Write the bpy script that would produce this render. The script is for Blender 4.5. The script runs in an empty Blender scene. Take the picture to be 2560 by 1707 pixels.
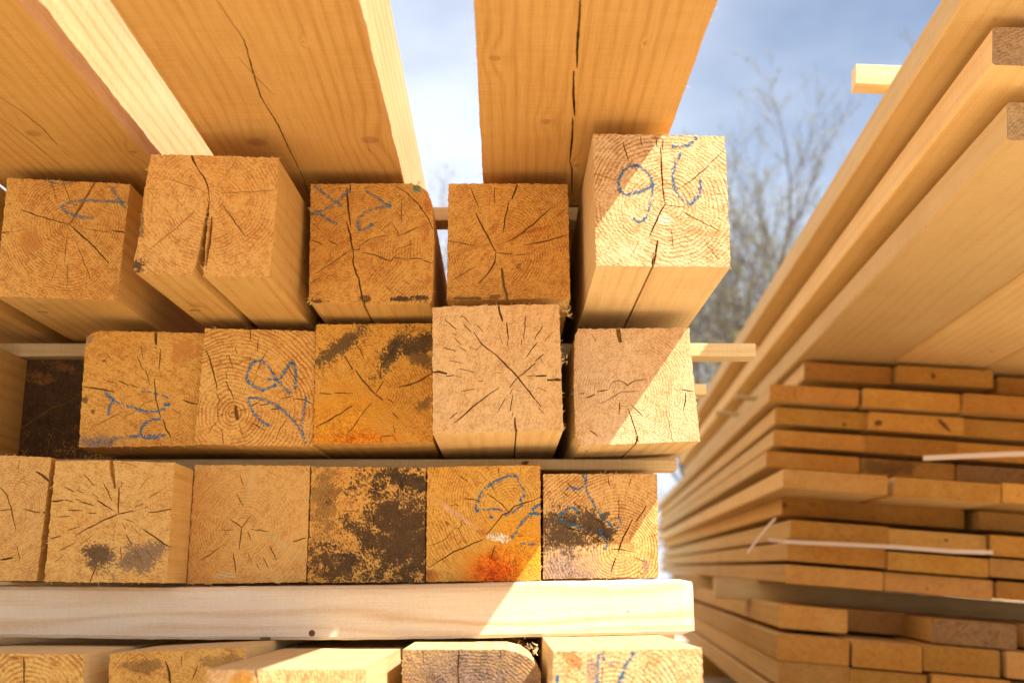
import bpy, bmesh, math, random
from mathutils import Vector, geometry, noise as mnoise
R = random.Random(11)
sc = bpy.context.scene
col = sc.collection
S = 2560 / 2352.0                      # survey drawing units -> photograph pixels
F = 2450 * S
TH = math.radians(12.95)
CT, ST = math.cos(TH), math.sin(TH)
H = 0.42                               # camera height above the ground
VP = (1259.3, 1466.0)                  # where the beams' long direction meets in the picture

# ------------------------------------------------------------------ geometry helpers
def ray(px, py):
    x = (px - 1280) / F; y = (853.5 - py) / F
    return Vector((x, CT - y * ST, ST + y * CT))
def at(px, py, d):                     # the point at ground distance d behind a picture point
    r = ray(px, py); r = r * (d / r.y); return Vector((r.x, d, r.z + H))
def on_level(px, py, z):               # the point of the horizontal plane at height z (above camera height)
    r = ray(px, py); r = r * (z / r.z); return Vector((r.x, r.y, z + H))
def direction(vp):
    r = ray(*vp); return Vector((r.x / r.y, 1, r.z / r.y))

class MB:
    def __init__(s): s.v = []; s.f = []; s.m = []; s.uv = []
    def vert(s, p): s.v.append(tuple(p)); return len(s.v) - 1
    def face(s, idx, uvs, m=0): s.f.append(tuple(idx)); s.uv.append(uvs); s.m.append(m)
    def quad(s, a, b, c, d, ua, ub, uc, ud, m=0):
        i = [s.vert(p) for p in (a, b, c, d)]; s.face(i, (ua, ub, uc, ud), m)
    def build(s, name, mats, parent=None, smooth=False):
        me = bpy.data.meshes.new(name)
        me.from_pydata(s.v, [], s.f)
        for m in (mats if isinstance(mats, (list, tuple)) else [mats]): me.materials.append(m)
        uvl = me.uv_layers.new(name='UVMap')
        flat = []
        for u in s.uv:
            for p in u: flat += [p[0], p[1]]
        if flat: uvl.data.foreach_set('uv', flat)
        me.polygons.foreach_set('material_index', s.m)
        if smooth: me.polygons.foreach_set('use_smooth', [True] * len(s.f))
        me.update()
        o = bpy.data.objects.new(name, me); col.objects.link(o)
        if parent is not None: o.parent = parent
        return o

def tag(o, label=None, cat=None, group=None, kind=None):
    if label: o['label'] = label
    if cat and not kind: o['kind'] = 'thing'
    if cat: o['category'] = cat
    if group: o['group'] = group
    if kind: o['kind'] = kind
    return o

def resample(poly, step):
    out = []
    n = len(poly)
    for i in range(n):
        a = Vector(poly[i]); b = Vector(poly[(i + 1) % n])
        k = max(1, int((b - a).length / step))
        for j in range(k): out.append(a.lerp(b, j / k))
    return out

def slivers(line, w, jit):
    """a crack: tapering quads along a jagged line, in metres"""
    pts = [Vector(line[0])]
    for a, b in zip(line[:-1], line[1:]):
        a = Vector(a); b = Vector(b); L = (b - a).length
        k = max(1, int(L / 0.006)); nrm = Vector((-(b - a).y, (b - a).x)).normalized() if L > 0 else Vector((0, 0))
        for j in range(1, k + 1):
            p = a.lerp(b, j / k)
            if j < k: p = p + nrm * R.uniform(-jit, jit)
            pts.append(p)
    n = len(pts); out = []
    w = max(w, 0.00055)
    ws = [w * (0.3 + 0.7 * math.sin(math.pi * min(max((i + .25) / (n - .5), .03), .97)) ** .6) * R.uniform(.7, 1.15) for i in range(n)]
    for i in range(n - 1):
        a, b = pts[i], pts[i + 1]; t = (b - a)
        if t.length < 1e-5: continue
        t.normalize(); q = Vector((-t.y, t.x))
        e = t * 0.0001
        out.append([a - e + q * ws[i] / 2, a - e - q * ws[i] / 2, b + e - q * ws[i + 1] / 2, b + e + q * ws[i + 1] / 2])
    return out

def cut_panel(mb, outline, cracks, to3d, inward, mat_top, mat_in, uvf, depth=0.012, flip=False):
    """a flat panel with real grooves: outline (2-D, metres), cracks = list of convex 2-D polygons"""
    vs = [Vector(p) for p in outline]; faces = [list(range(len(outline)))]
    for c in cracks:
        b = len(vs); vs += [Vector(p) for p in c]; faces.append(list(range(b, b + len(c))))
    ov, oe, of, _, _, orf = geometry.delaunay_2d_cdt([v.to_2d() for v in vs], [], faces, 0, 1e-6, True)
    top = []; fl = []
    for f, src in zip(of, orf):
        if 0 not in src: continue
        (top if len(src) == 1 else fl).append(f)
    P = [to3d(v) for v in ov]
    a = {}
    def vi(i, low):
        k = (i, low)
        if k not in a: a[k] = mb.vert(P[i] + inward * depth if low else P[i])
        return a[k]
    def add(f, low, m):
        idx = [vi(i, low) for i in f]; uv = [uvf(ov[i]) for i in f]
        if flip: idx = idx[::-1]; uv = uv[::-1]
        mb.face(idx, uv, m)
    edges = {}
    for f in top:
        add(f, False, mat_top)
        for i in range(len(f)): edges[(f[i], f[(i + 1) % len(f)])] = 1
    for f in fl:
        add(f, True, mat_in)
        for i in range(len(f)):
            e = (f[i], f[(i + 1) % len(f)])
            if (e[1], e[0]) in edges:
                idx = [vi(e[0], False), vi(e[1], False), vi(e[1], True), vi(e[0], True)]
                u0 = uvf(ov[e[0]]); u1 = uvf(ov[e[1]])
                mb.face(idx, (u0, u1, (u1[0] + .01, u1[1]), (u0[0] + .01, u0[1])), mat_in)

def fibre(mb, p, d, L, w):
    side = d.cross(Vector((R.uniform(-1, 1), R.uniform(-1, 1), R.uniform(-1, 1))))
    if side.length < 1e-6: return
    side.normalize(); bend = Vector((R.uniform(-1, 1), R.uniform(-1, .3), R.uniform(-1, 1))) * L * .45
    a = p - side * w / 2; b = p + side * w / 2
    m1 = p + d * L * .5 + bend * .3 - side * w * .35; m2 = p + d * L * .5 + bend * .3 + side * w * .35
    e = p + d * L + bend
    i = [mb.vert(q) for q in (a, b, m2, m1, e)]
    mb.face((i[0], i[1], i[2], i[3]), ((0, 0),) * 4); mb.face((i[3], i[2], i[4]), ((0, 0),) * 3)

# ------------------------------------------------------------------ material helpers
class NT:
    def __init__(s, tree): s.t = tree; tree.nodes.clear()
    def n(s, typ, **kw):
        nd = s.t.nodes.new(typ)
        for k, v in kw.items(): setattr(nd, k, v)
        return nd
    def set(s, sock, v):
        if isinstance(v, bpy.types.NodeSocket): s.t.links.new(v, sock)
        elif v is not None: sock.default_value = v
    def m(s, op, a, b=None, c=None, clamp=False):
        nd = s.n('ShaderNodeMath', operation=op, use_clamp=clamp)
        for i, v in enumerate((a, b, c)):
            if v is not None: s.set(nd.inputs[i], v)
        return nd.outputs[0]
    def add(s, a, b): return s.m('ADD', a, b)
    def sub(s, a, b): return s.m('SUBTRACT', a, b)
    def mul(s, a, b): return s.m('MULTIPLY', a, b)
    def vec(s, x, y, z=0.0):
        nd = s.n('ShaderNodeCombineXYZ'); s.set(nd.inputs[0], x); s.set(nd.inputs[1], y); s.set(nd.inputs[2], z); return nd.outputs[0]
    def noise(s, vec, scale=1.0, detail=2.0, rough=.5):
        nd = s.n('ShaderNodeTexNoise'); s.set(nd.inputs['Vector'], vec); nd.inputs['Scale'].default_value = scale
        nd.inputs['Detail'].default_value = detail; nd.inputs['Roughness'].default_value = rough; return nd.outputs[0]
    def step(s, v, lo, hi, a=0., b=1.):
        nd = s.n('ShaderNodeMapRange', interpolation_type='SMOOTHSTEP'); s.set(nd.inputs[0], v); nd.inputs[1].default_value = lo; nd.inputs[2].default_value = hi
        nd.inputs[3].default_value = a; nd.inputs[4].default_value = b; return nd.outputs[0]
    def mix(s, f, a, b, mode='MIX'):
        nd = s.n('ShaderNodeMix', data_type='RGBA', blend_type=mode); s.set(nd.inputs[0], f)
        for i, v in ((6, a), (7, b)): s.set(nd.inputs[i], v if isinstance(v, bpy.types.NodeSocket) else tuple(v) + (1,))
        return nd.outputs[2]
    def bump(s, h, dist, strength=1.0):
        nd = s.n('ShaderNodeBump'); s.set(nd.inputs['Height'], h); nd.inputs['Distance'].default_value = dist; nd.inputs['Strength'].default_value = strength; return nd.outputs[0]
    def out(s, colr, rough=.75, normal=None, spec=.2):
        b = s.n('ShaderNodeBsdfPrincipled'); s.set(b.inputs['Base Color'], colr if isinstance(colr, bpy.types.NodeSocket) else tuple(colr) + (1,))
        s.set(b.inputs['Roughness'], rough); b.inputs['Specular IOR Level'].default_value = spec
        if normal is not None: s.set(b.inputs['Normal'], normal)
        o = s.n('ShaderNodeOutputMaterial'); s.t.links.new(b.outputs[0], o.inputs[0])
def newmat(name):
    m = bpy.data.materials.new(name); m.use_nodes = True; return m, NT(m.node_tree)

LIGHT, DARK = (.71, .385, .085), (.33, .12, .014)
BLACK, GREY, ORANGE, RUST, GREEN = (.030, .022, .016), (.20, .135, .095), (.80, .24, .015), (.36, .12, .025), (.05, .20, .13)

def end_mat(name, pith, lam=.0036, ringv=.5, light=LIGHT, dark=DARK, fuzz=1.0, sawang=None, stains=(), bumpd=.0020, rnd=False):
    mat, g = newmat(name)
    if sawang is None: sawang = R.choice((.5, .8, -.5, -.9, 1.3))
    tc = g.n('ShaderNodeTexCoord').outputs['UV']
    sp = g.n('ShaderNodeSeparateXYZ'); g.set(sp.inputs[0], tc); x, y = sp.outputs[0], sp.outputs[1]
    if rnd:
        oi = g.n('ShaderNodeObjectInfo').outputs['Random']
        pos = g.vec(g.add(x, g.mul(oi, 9.0)), g.add(y, g.mul(oi, 5.0)), g.mul(oi, 3.))
        px = g.add(g.mul(g.sub(oi, .5), .14), pith[0]); dx = g.sub(x, px)
        dy = g.sub(y, pith[1])
    else:
        seed = R.uniform(0, 9); pos = g.vec(g.add(x, seed), y, seed)
        dx, dy = g.sub(x, pith[0]), g.sub(y, pith[1])
    big = g.noise(pos, 16, 2)
    r = g.m('SQRT', g.add(g.mul(dx, dx), g.mul(dy, dy)))
    r = g.add(r, g.mul(g.sub(big, .5), .022))
    rr = g.noise(g.vec(r, .3, .7), 45, 2)
    ring = g.add(.5, g.mul(.5, g.m('SINE', g.add(g.mul(r, 6.2832 / lam), g.mul(rr, 9.0)))))
    ring = g.m('POWER', ring, 2.2)
    vis = g.step(g.noise(pos, 22, 2), .32, .66, .25, 1.)
    ca, sa = math.cos(sawang), math.sin(sawang)
    su = g.add(g.mul(x, ca), g.mul(y, sa)); sv = g.sub(g.mul(y, ca), g.mul(x, sa))
    saw = g.noise(g.vec(g.mul(su, 22), g.mul(sv, 420), .5), 1, 2)
    fz = g.noise(g.vec(g.mul(su, 290), g.mul(sv, 450), .3), 1, 2, .6)
    med = g.noise(pos, 75, 3, .65)
    f = g.mul(g.mul(ring, vis), ringv)
    f = g.add(f, g.mul(g.sub(g.step(fz, .34, .66), .5), .58 * fuzz))
    f = g.add(f, g.mul(g.sub(saw, .5), .8)); f = g.add(f, g.mul(g.sub(med, .5), 1.5))
    f = g.m('ADD', f, .16, clamp=True)
    c = g.mix(f, light, dark)
    tone = g.step(g.noise(pos, 9, 3), .3, .7)
    c = g.mix(g.mul(tone, .35), c, g.mix(1.0, c, (.95, .72, .45), 'MULTIPLY'))
    if rnd:
        tv = g.add(.72, g.mul(g.m('FRACT', g.mul(oi, 57.31)), .45)); c = g.mix(1.0, c, g.vec(tv, g.mul(tv, g.add(.92, g.mul(oi, .1))), g.mul(tv, .95)), 'MULTIPLY')
    for k, (cx, cy, rx, ry, ang, colr, st, amp, sca) in enumerate(stains):
        a, b = math.cos(ang), math.sin(ang)
        ex, ey = g.sub(x, cx), g.sub(y, cy)
        eu = g.mul(g.add(g.mul(ex, a), g.mul(ey, b)), 1 / rx); ev = g.mul(g.sub(g.mul(ey, a), g.mul(ex, b)), 1 / ry)
        d = g.m('SQRT', g.add(g.mul(eu, eu), g.mul(ev, ev)))
        nn = g.noise(pos, sca, 6, .8 if amp > 2.5 else .68)
        v = g.add(g.add(g.sub(1.0, d), g.mul(g.sub(nn, .5), amp * 1.25)), g.mul(g.sub(fz, .5), .35 if amp < 1.05 else (1.8 if st > .7 else .8)))
        soft = .5 if amp > 1.05 else .95
        mk = g.step(v, 0.02, soft)
        cc = g.mix(g.step(g.add(fz, g.mul(med, .6)), .55, 1.05), tuple(q * .45 for q in colr), tuple(min(1, q * 1.9) for q in colr))
        c = g.mix(g.mul(mk, st), c, cc)
    h = g.add(g.mul(fz, 1.0 * fuzz), g.mul(g.mul(ring, vis), -.35 * ringv)); h = g.add(h, g.mul(saw, .45)); h = g.add(h, g.mul(med, .5))
    g.out(c, .82, g.bump(h, bumpd), .12)
    return mat

def side_mat(name, light=(.75, .465, .155), dark=(.53, .275, .068), knots=(), saww=.8, K=330., A=8., rnd=True, ringv=.5, streak=.8, spots=True):
    mat, g = newmat(name)
    tc = g.n('ShaderNodeTexCoord').outputs['UV']
    sp = g.n('ShaderNodeSeparateXYZ'); g.set(sp.inputs[0], tc); u, v = sp.outputs[0], sp.outputs[1]
    oi = g.mul(g.n('ShaderNodeObjectInfo').outputs['Random'], 13.0) if rnd else 2.0
    z = oi
    w = g.noise(g.vec(g.mul(u, 1.3), g.mul(v, 9), z), 1, 2)
    ph = g.add(g.mul(v, K), g.mul(g.sub(w, .5), A))
    km = None
    for (ku, kv, kr) in knots:
        du, dv = g.sub(u, ku), g.sub(v, kv)
        q = g.add(g.m('POWER', g.mul(du, 1 / (kr * 5)), 2), g.m('POWER', g.mul(dv, 1 / (kr * 2.2)), 2))
        q0 = g.m('EXPONENT', g.mul(q, -1.0))
        ph = g.add(ph, g.mul(q0, 6.0))
        d = g.add(g.m('SQRT', g.add(g.m('POWER', g.mul(du, 1 / kr), 2), g.m('POWER', g.mul(dv, 1 / kr), 2))), g.mul(g.sub(w, .5), .3))
        mk = g.step(d, .6, 1.15, 1., 0.)
        km = mk if km is None else g.m('MAXIMUM', km, mk)
    ring = g.m('POWER', g.add(.5, g.mul(.5, g.m('SINE', ph))), 2.5)
    vis = g.step(g.noise(g.vec(g.mul(u, .6), g.mul(v, 14), z), 1, 2), .3, .7, .1, 1.)
    st = g.noise(g.vec(g.mul(u, 14), g.mul(v, 520), z), 1, 3)
    saw = g.noise(g.vec(g.mul(u, 420), g.mul(v, 14), z), 1, 2)
    fz = g.noise(g.vec(u, v, z), 420, 3, .7)
    bl = g.noise(g.vec(g.mul(u, 4), g.mul(v, 9), z), 1, 3)
    f = g.mul(g.mul(ring, vis), ringv)
    f = g.add(f, g.mul(g.sub(st, .5), streak * 1.5)); f = g.add(f, g.mul(g.sub(saw, .5), saww)); f = g.add(f, g.mul(g.sub(fz, .5), 1.1))
    f = g.add(f, g.mul(g.sub(bl, .5), 1.0))
    f = g.m('ADD', f, .2, clamp=True)
    c = g.mix(f, light, dark)
    if rnd:
        tv = g.add(.80, g.mul(g.m('FRACT', g.mul(oi, 7.31)), .30)); c = g.mix(1.0, c, g.vec(tv, tv, g.mul(tv, .95)), 'MULTIPLY')
    if spots:
        sn = g.noise(g.vec(g.mul(u, 22), g.mul(v, 60), g.add(z, 3.)), 1, 1)
        c = g.mix(g.step(sn, .80, .84), c, (.16, .07, .03))
    if km is not None:
        kc = g.mix(g.noise(g.vec(g.mul(u, 60), g.mul(v, 120), z), 1, 2), (.34, .15, .045), (.20, .08, .025))
        c = g.mix(g.mul(km, .5), c, kc)
    h = g.add(g.add(g.mul(fz, .5), g.mul(saw, .7 * saww)), g.mul(st, .5))
    g.out(c, .75, g.bump(h, .0009), .15)
    return mat

M_side = side_mat('sawn_side')
M_side2 = side_mat('sawn_side_pale', (.80, .58, .30), (.60, .38, .15), K=330, A=9)
M_fib = newmat('wood_fibre'); M_fib[1].out((.74, .50, .24), .8); M_fib = M_fib[0]
M_pale = side_mat('planed_pale', (.80, .69, .55), (.66, .46, .27), K=210, A=42, ringv=.95, streak=.5, saww=.2)
M_stick = side_mat('stick_wood', (.78, .60, .34), (.60, .38, .16))
def chalk_mat(name, a, b):
    m, g = newmat(name); o = g.n('ShaderNodeTexCoord').outputs['Object']
    g.out(g.mix(g.noise(o, 300, 2), a, b), .9); return m
M_blue = chalk_mat('blue_crayon', (.008, .09, .22), (.02, .20, .34))
M_blue2 = chalk_mat('faded_crayon', (.06, .13, .20), (.12, .20, .24))

# ------------------------------------------------------------------ the squared beams of the near stack
BEAM_GROUP = 'squared beams of the near stack'
def fuzz_edge(mb, pts, nrm_out, n, Lmax=.0055):
    m = len(pts)
    for _ in range(n):
        i = R.randrange(m); p = pts[i]; d = (nrm_out(i) + Vector((R.uniform(-.7, .7), R.uniform(-.6, .3), R.uniform(-.7, .7)))).normalized()
        fibre(mb, p + Vector((0, R.uniform(0, .003), 0)), d, R.uniform(.002, Lmax) * R.random() ** .7 + .0015, R.uniform(.0005, .0009))

def crayon(face_at, strokes, mat, parent, cover=.82, width=.0046):
    for st in strokes:
        mb = MB(); cv, wd = cover, width
        if isinstance(st, tuple): st, cv, wd = st
        pts = [Vector(p) for p in st]
        # smooth the stroke
        sm = []
        for i in range(len(pts) - 1):
            p0 = pts[max(0, i - 1)]; p1 = pts[i]; p2 = pts[i + 1]; p3 = pts[min(len(pts) - 1, i + 2)]
            for k in range(12):
                t = k / 12
                sm.append(.5 * ((2 * p1) + (p2 - p0) * t + (2 * p0 - 5 * p1 + 4 * p2 - p3) * t * t + (3 * p1 - p0 - 3 * p2 + p3) * t ** 3))
        sm.append(pts[-1])
        P = [face_at(p) for p in sm]
        acc = 0; phs = R.uniform(0, 50)
        for a, b in zip(P[:-1], P[1:]):
            L = (b - a).length; k = max(1, int(L / .0009))
            t = (b - a).normalized() if L > 1e-7 else Vector((1, 0))
            q = Vector((-t.y, t.x))
            for j in range(k):
                acc += L / k
                lc = cv + .45 * mnoise.noise(Vector((acc * 160, phs, 0)))
                for _ in range(5):
                    if R.random() > lc: continue
                    c = a.lerp(b, (j + R.random()) / k) + q * R.gauss(0, wd * .27)
                    if mnoise.noise(Vector((c.x * 330, c.y * 330, phs))) < -.34: continue
                    s1 = R.uniform(.0004, .0010); ang = R.uniform(-.9, .3)
                    e1 = Vector((math.cos(ang), math.sin(ang))) * s1; e2 = Vector((-math.sin(ang), math.cos(ang))) * s1 * R.uniform(.35, .8)
                    y = parent['face_y'] - R.uniform(.0002, .0006)
                    idx = [mb.vert((z.x, y, z.y)) for z in (c - e1 - e2, c + e1 - e2 * .6, c + e1 * .7 + e2, c - e1 * .8 + e2)]
                    mb.face(idx, ((0, 0),) * 4)
        if mb.f: mb.build('crayon_mark', mat, parent)

def beam(label, poly, d, zoom=None, cracks=(), chalk=(), stains=(), pith=None, vp=VP, L=4.6, notches=(), fuzz=45, side=None, chalkmat=None, units='D', clumps=(), **mk):
    if units == 'D': poly = [(a * S, b * S) for a, b in poly]
    if zoom is None: zoom = (0, 0, 1.0)
    ox, oy, zs = zoom
    def zT(p): return (ox + p[0] / zs, oy + p[1] / zs)
    def face_at(p): q = at(*zT(p), d); return Vector((q.x, q.z))
    base = [Vector((at(a, b, d).x, at(a, b, d).z)) for a, b in poly]
    # narrow drying splits that run along the underside
    for (nx, w, h, dx) in notches:
        X = face_at((nx, 0)).x if True else 0
        X = at(zT((nx, 0))[0], max(q[1] for q in poly), d).x
        for i in range(len(base)):
            a, b = base[i], base[(i + 1) % len(base)]
            if a.x > X > b.x and a.x - b.x > .008:      # bottom edges run right to left
                z = a.y + (b.y - a.y) * (X - a.x) / (b.x - a.x)
                base[i + 1:i + 1] = [Vector((X + w / 2, z)), Vector((X + dx, z + h)), Vector((X - w / 2, z))]
                break
    pts = resample(base, .004)
    n = len(pts)
    cx = sum(p.x for p in pts) / n; cz = sum(p.y for p in pts) / n
    def outn(i):
        t = pts[(i + 1) % n] - pts[i - 1]; q = Vector((-t.y, t.x)); q.normalize() if q.length else None
        return q                                       # polygon is listed clockwise as seen from the camera
    sd = R.uniform(0, 99)
    jit = [mnoise.noise(Vector((i * .9, sd, 0))) * .0011 + R.uniform(-.0007, .0005) for i in range(n)]
    ring0 = [pts[i] + outn(i) * jit[i] for i in range(n)]
    ring1 = [pts[i] + outn(i) * (jit[i] * .3) for i in range(n)]
    D = direction(vp)
    mb = MB()
    stations = [(0, ring0), (.003, ring1), (.02, pts), (.15, pts), (.5, pts), (1.2, pts), (2.4, pts), (L, pts)]
    per = [0]
    for i in range(n): per.append(per[-1] + (pts[(i + 1) % n] - pts[i]).length)
    rows = []
    for s, ringp in stations:
        o = D * s
        rows.append([mb.vert((p.x + o.x, d + o.y, p.y + o.z)) for p in ringp])
    for k in range(len(stations) - 1):
        for i in range(n):
            j = (i + 1) % n
            s0, s1 = stations[k][0], stations[k + 1][0]
            mb.face((rows[k][i], rows[k + 1][i], rows[k + 1][j], rows[k][j]), ((s0, per[i]), (s1, per[i]), (s1, per[i + 1]), (s0, per[i + 1])))
    mb.face(rows[-1], [(0, 0)] * n)
    body = mb.build('timber_beam', side or M_side)
    tag(body, label, 'timber beam', BEAM_GROUP)
    body['face_y'] = d
    # sawn end
    sl = []
    for c in cracks:
        w = 6
        if isinstance(c, tuple) and isinstance(c[-1], (int, float)): c, w = c
        m = d / F * 1.03 / zs
        sl += slivers([face_at(p) for p in c], w * m * 1.3, .0006)
    eb = MB()
    def uvf(p): return (p[0] - cx, p[1] - cz)
    cut_panel(eb, [tuple(p) for p in ring0[::-1]], sl, lambda p: Vector((p[0], d, p[1])), Vector((D.x, 1, D.z)), 0, 1, uvf)
    pit = face_at(pith) - Vector((cx, cz)) if pith else Vector((0, 0))
    stl = []
    for (sx, sy, rx, ry, ang, colr, stg, amp, sca) in stains:
        q = face_at((sx, sy)); m = d / F * 1.03 / zs
        stl.append((q.x - cx, q.y - cz, rx * m, ry * m, -ang, colr, stg, amp, sca))
    em = end_mat('end_grain', (pit.x, pit.y), stains=stl, **mk)
    eb.build('end_grain', [em, M_side], body)
    if chalk: crayon(face_at, chalk, chalkmat or M_blue, body)
    fb = MB()
    p3 = [Vector((p.x, d, p.y)) for p in ring0]
    fuzz_edge(fb, p3, lambda i: Vector((outn(i).x, -.25, outn(i).y)), fuzz)
    for (zx, zy, rad, cnt, ln) in clumps:
        for _ in range(cnt):
            q = face_at((zx + R.uniform(-rad, rad), zy + R.uniform(-rad, rad)))
            fibre(fb, Vector((q.x, d + R.uniform(-.001, .012), q.y)), Vector((R.uniform(-1, 1), R.uniform(-1, .2), R.uniform(-1, 1))).normalized(), R.uniform(.3, 1) * ln, R.uniform(.0008, .0022))
    tag(fb.build('edge_fibres', M_fib, body), kind='stuff')
    return body

# stains: (x, y, rx, ry, angle, colour, strength, roughness of outline, noise scale)
# top row of beams ------------------------------------------------
beam('orange-brown squared beam with blue crayon scrawl, leftmost whole end of the top row', [(17, 409), (299, 423), (288, 515), (270, 689), (-11, 681)], 1.40, (0, 370, 3.267),
     cracks=[([(785, 262), (565, 625)], 20), ([(175, 505), (330, 560), (565, 625)], 10), ([(565, 625), (740, 780), (890, 940)], 11), ([(0, 690), (80, 685)], 10), ([(80, 688), (220, 660)], 4),
             ([(700, 660), (910, 688)], 6), ([(920, 675), (1000, 685), (1035, 700)], 12), ([(555, 670), (525, 940)], 6), ([(640, 820), (700, 970), (740, 1070)], 5), ([(470, 950), (410, 1100)], 5),
             ([(555, 940), (545, 1130)], 6), ([(420, 270), (460, 420)], 5), ([(510, 260), (575, 440)], 5)],
     chalk=[[(900, 310), (960, 400), (1022, 490)], [(1020, 445), (830, 435), (620, 435), (500, 490), (640, 560), (760, 575)], ([(375, 260), (430, 285), (500, 295), (600, 285)], .45, .002)],
     stains=[(250, 750, 130, 130, 0, RUST, .45, 1.6, 60), (950, 1160, 90, 80, -.6, RUST, .5, 1.5, 50)], pith=(565, 625), light=(0.668, 0.366, 0.092), dark=(0.340, 0.123, 0.022), chalkmat=M_blue2, ringv=.55)
beam('split beam jutting out with a wide wedge crack open down to its underside', [(347, 354.5), (440, 356), (540, 359), (638.7, 363.4), (637, 430), (629, 540), (619, 638), (540, 636), (467, 634), (471, 580), (474.5, 530), (481, 470), (481, 457.5), (473, 489), (458, 569.6), (447, 617), (440, 632), (380, 630), (312, 627), (304, 616), (318, 550), (331, 440)], 1.268, (300, 350, 3.075),
     cracks=[([(545, 104), (560, 150), (585, 200)], 18), ([(585, 200), (640, 280), (672, 350), (690, 462)], 9), ([(380, 300), (620, 380)], 5), ([(190, 380), (300, 380)], 4), ([(890, 150), (850, 220), (790, 290)], 5), ([(775, 405), (1160, 393), (1215, 380)], 6),
             ([(565, 550), (460, 650), (330, 760), (230, 835)], 7), ([(775, 485), (960, 735)], 6), ([(960, 735), (1070, 770)], 4), ([(708, 590), (690, 760), (660, 965)], 22)],
     stains=[(135, 975, 85, 75, .3, BLACK, .85, 1.7, 60), (165, 640, 28, 170, -.12, BLACK, .55, 2.2, 60), (215, 150, 25, 60, 0, BLACK, .35, 2.2, 60)], pith=(690, 455), vp=(1235 * S, 1352 * S),
     light=(0.708, 0.415, 0.128), dark=(0.416, 0.169, 0.039), fuzz=90, clumps=[(640, 1000, 25, 14, .010), (610, 800, 20, 8, .007)], lam=.0042, ringv=.5)
beam('beam end with rounded bark corner, green smudge and crossed blue strokes', [(714, 423), (810, 422), (905, 421), (945, 422), (966, 427), (983, 441), (992, 465), (995, 495), (997, 560), (995, 640), (992, 690), (988, 697), (850, 699), (722, 697), (709.6, 690)], 1.408, (770, 450, 4.752),
     cracks=[([(500, 45), (500, 160)], 15), ([(468, 110), (470, 230), (490, 420), (505, 540)], 18), ([(455, 500), (500, 640), (525, 800), (540, 830)], 18), ([(535, 830), (540, 1020), (575, 1120), (605, 1170), (625, 1300), (650, 1440), (665, 1490)], 18),
             ([(530, 830), (460, 860), (300, 970), (100, 1110)], 11), ([(135, 1155), (30, 1230)], 11), ([(30, 710), (120, 740), (180, 775)], 9), ([(220, 700), (360, 780)], 8), ([(45, 500), (150, 600)], 6),
             ([(540, 830), (610, 825), (620, 785)], 9), ([(600, 780), (760, 690)], 11), ([(780, 690), (920, 660)], 9), ([(910, 570), (1010, 490)], 8), ([(1080, 665), (1350, 545)], 9), ([(1000, 520), (1060, 600), (1078, 690)], 6),
             ([(1115, 215), (1105, 510)], 7), ([(1055, 815), (1260, 755)], 7), ([(1060, 820), (1050, 860)], 6), ([(630, 860), (800, 890), (930, 950), (990, 960), (1020, 920), (1200, 952)], 11), ([(1210, 932), (1360, 938)], 14), ([(1360, 950), (1470, 985)], 11),
             ([(1020, 60), (1180, 160), (1320, 300), (1420, 440), (1490, 590)], 11), ([(910, 1255), (1000, 1330)], 7), ([(1030, 1290), (1140, 1370)], 6), ([(1100, 1190), (1220, 1240)], 6), ([(1250, 1170), (1370, 1220)], 5), ([(730, 1010), (800, 1080)], 5)],
     chalk=[[(70, 65), (200, 170), (330, 260), (400, 315)], [(470, 110), (440, 180), (330, 270), (200, 355), (40, 395)], [(40, 410), (130, 400), (200, 450), (350, 530)], [(690, 130), (800, 200), (950, 300), (985, 320)], [(980, 300), (850, 330), (700, 380), (610, 460), (590, 560), (630, 600), (740, 550), (770, 520)]],
     stains=[(1290, 100, 75, 60, .4, GREEN, .8, 1.6, 70), (1420, 330, 70, 170, -.1, RUST, .8, 1.8, 60), (1400, 600, 70, 180, 0, RUST, .6, 2.2, 60), (1430, 1200, 70, 100, 0, RUST, .7, 2., 50), (130, 1440, 120, 34, 0, BLACK, .8, 2., 60), (680, 1420, 70, 45, 0, BLACK, .8, 2, 60), (1100, 1410, 190, 42, -.1, BLACK, .9, 1.8, 60), (1340, 1400, 120, 40, 0, BLACK, .85, 1.8, 60)],
     pith=(535, 830), light=(0.668, 0.366, 0.087), dark=(0.359, 0.132, 0.023), chalkmat=M_blue2, notches=[(660, .0028, .02, .001)], clumps=[(20, 1440, 30, 14, .008), (1290, 60, 60, 12, .008)])
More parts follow.
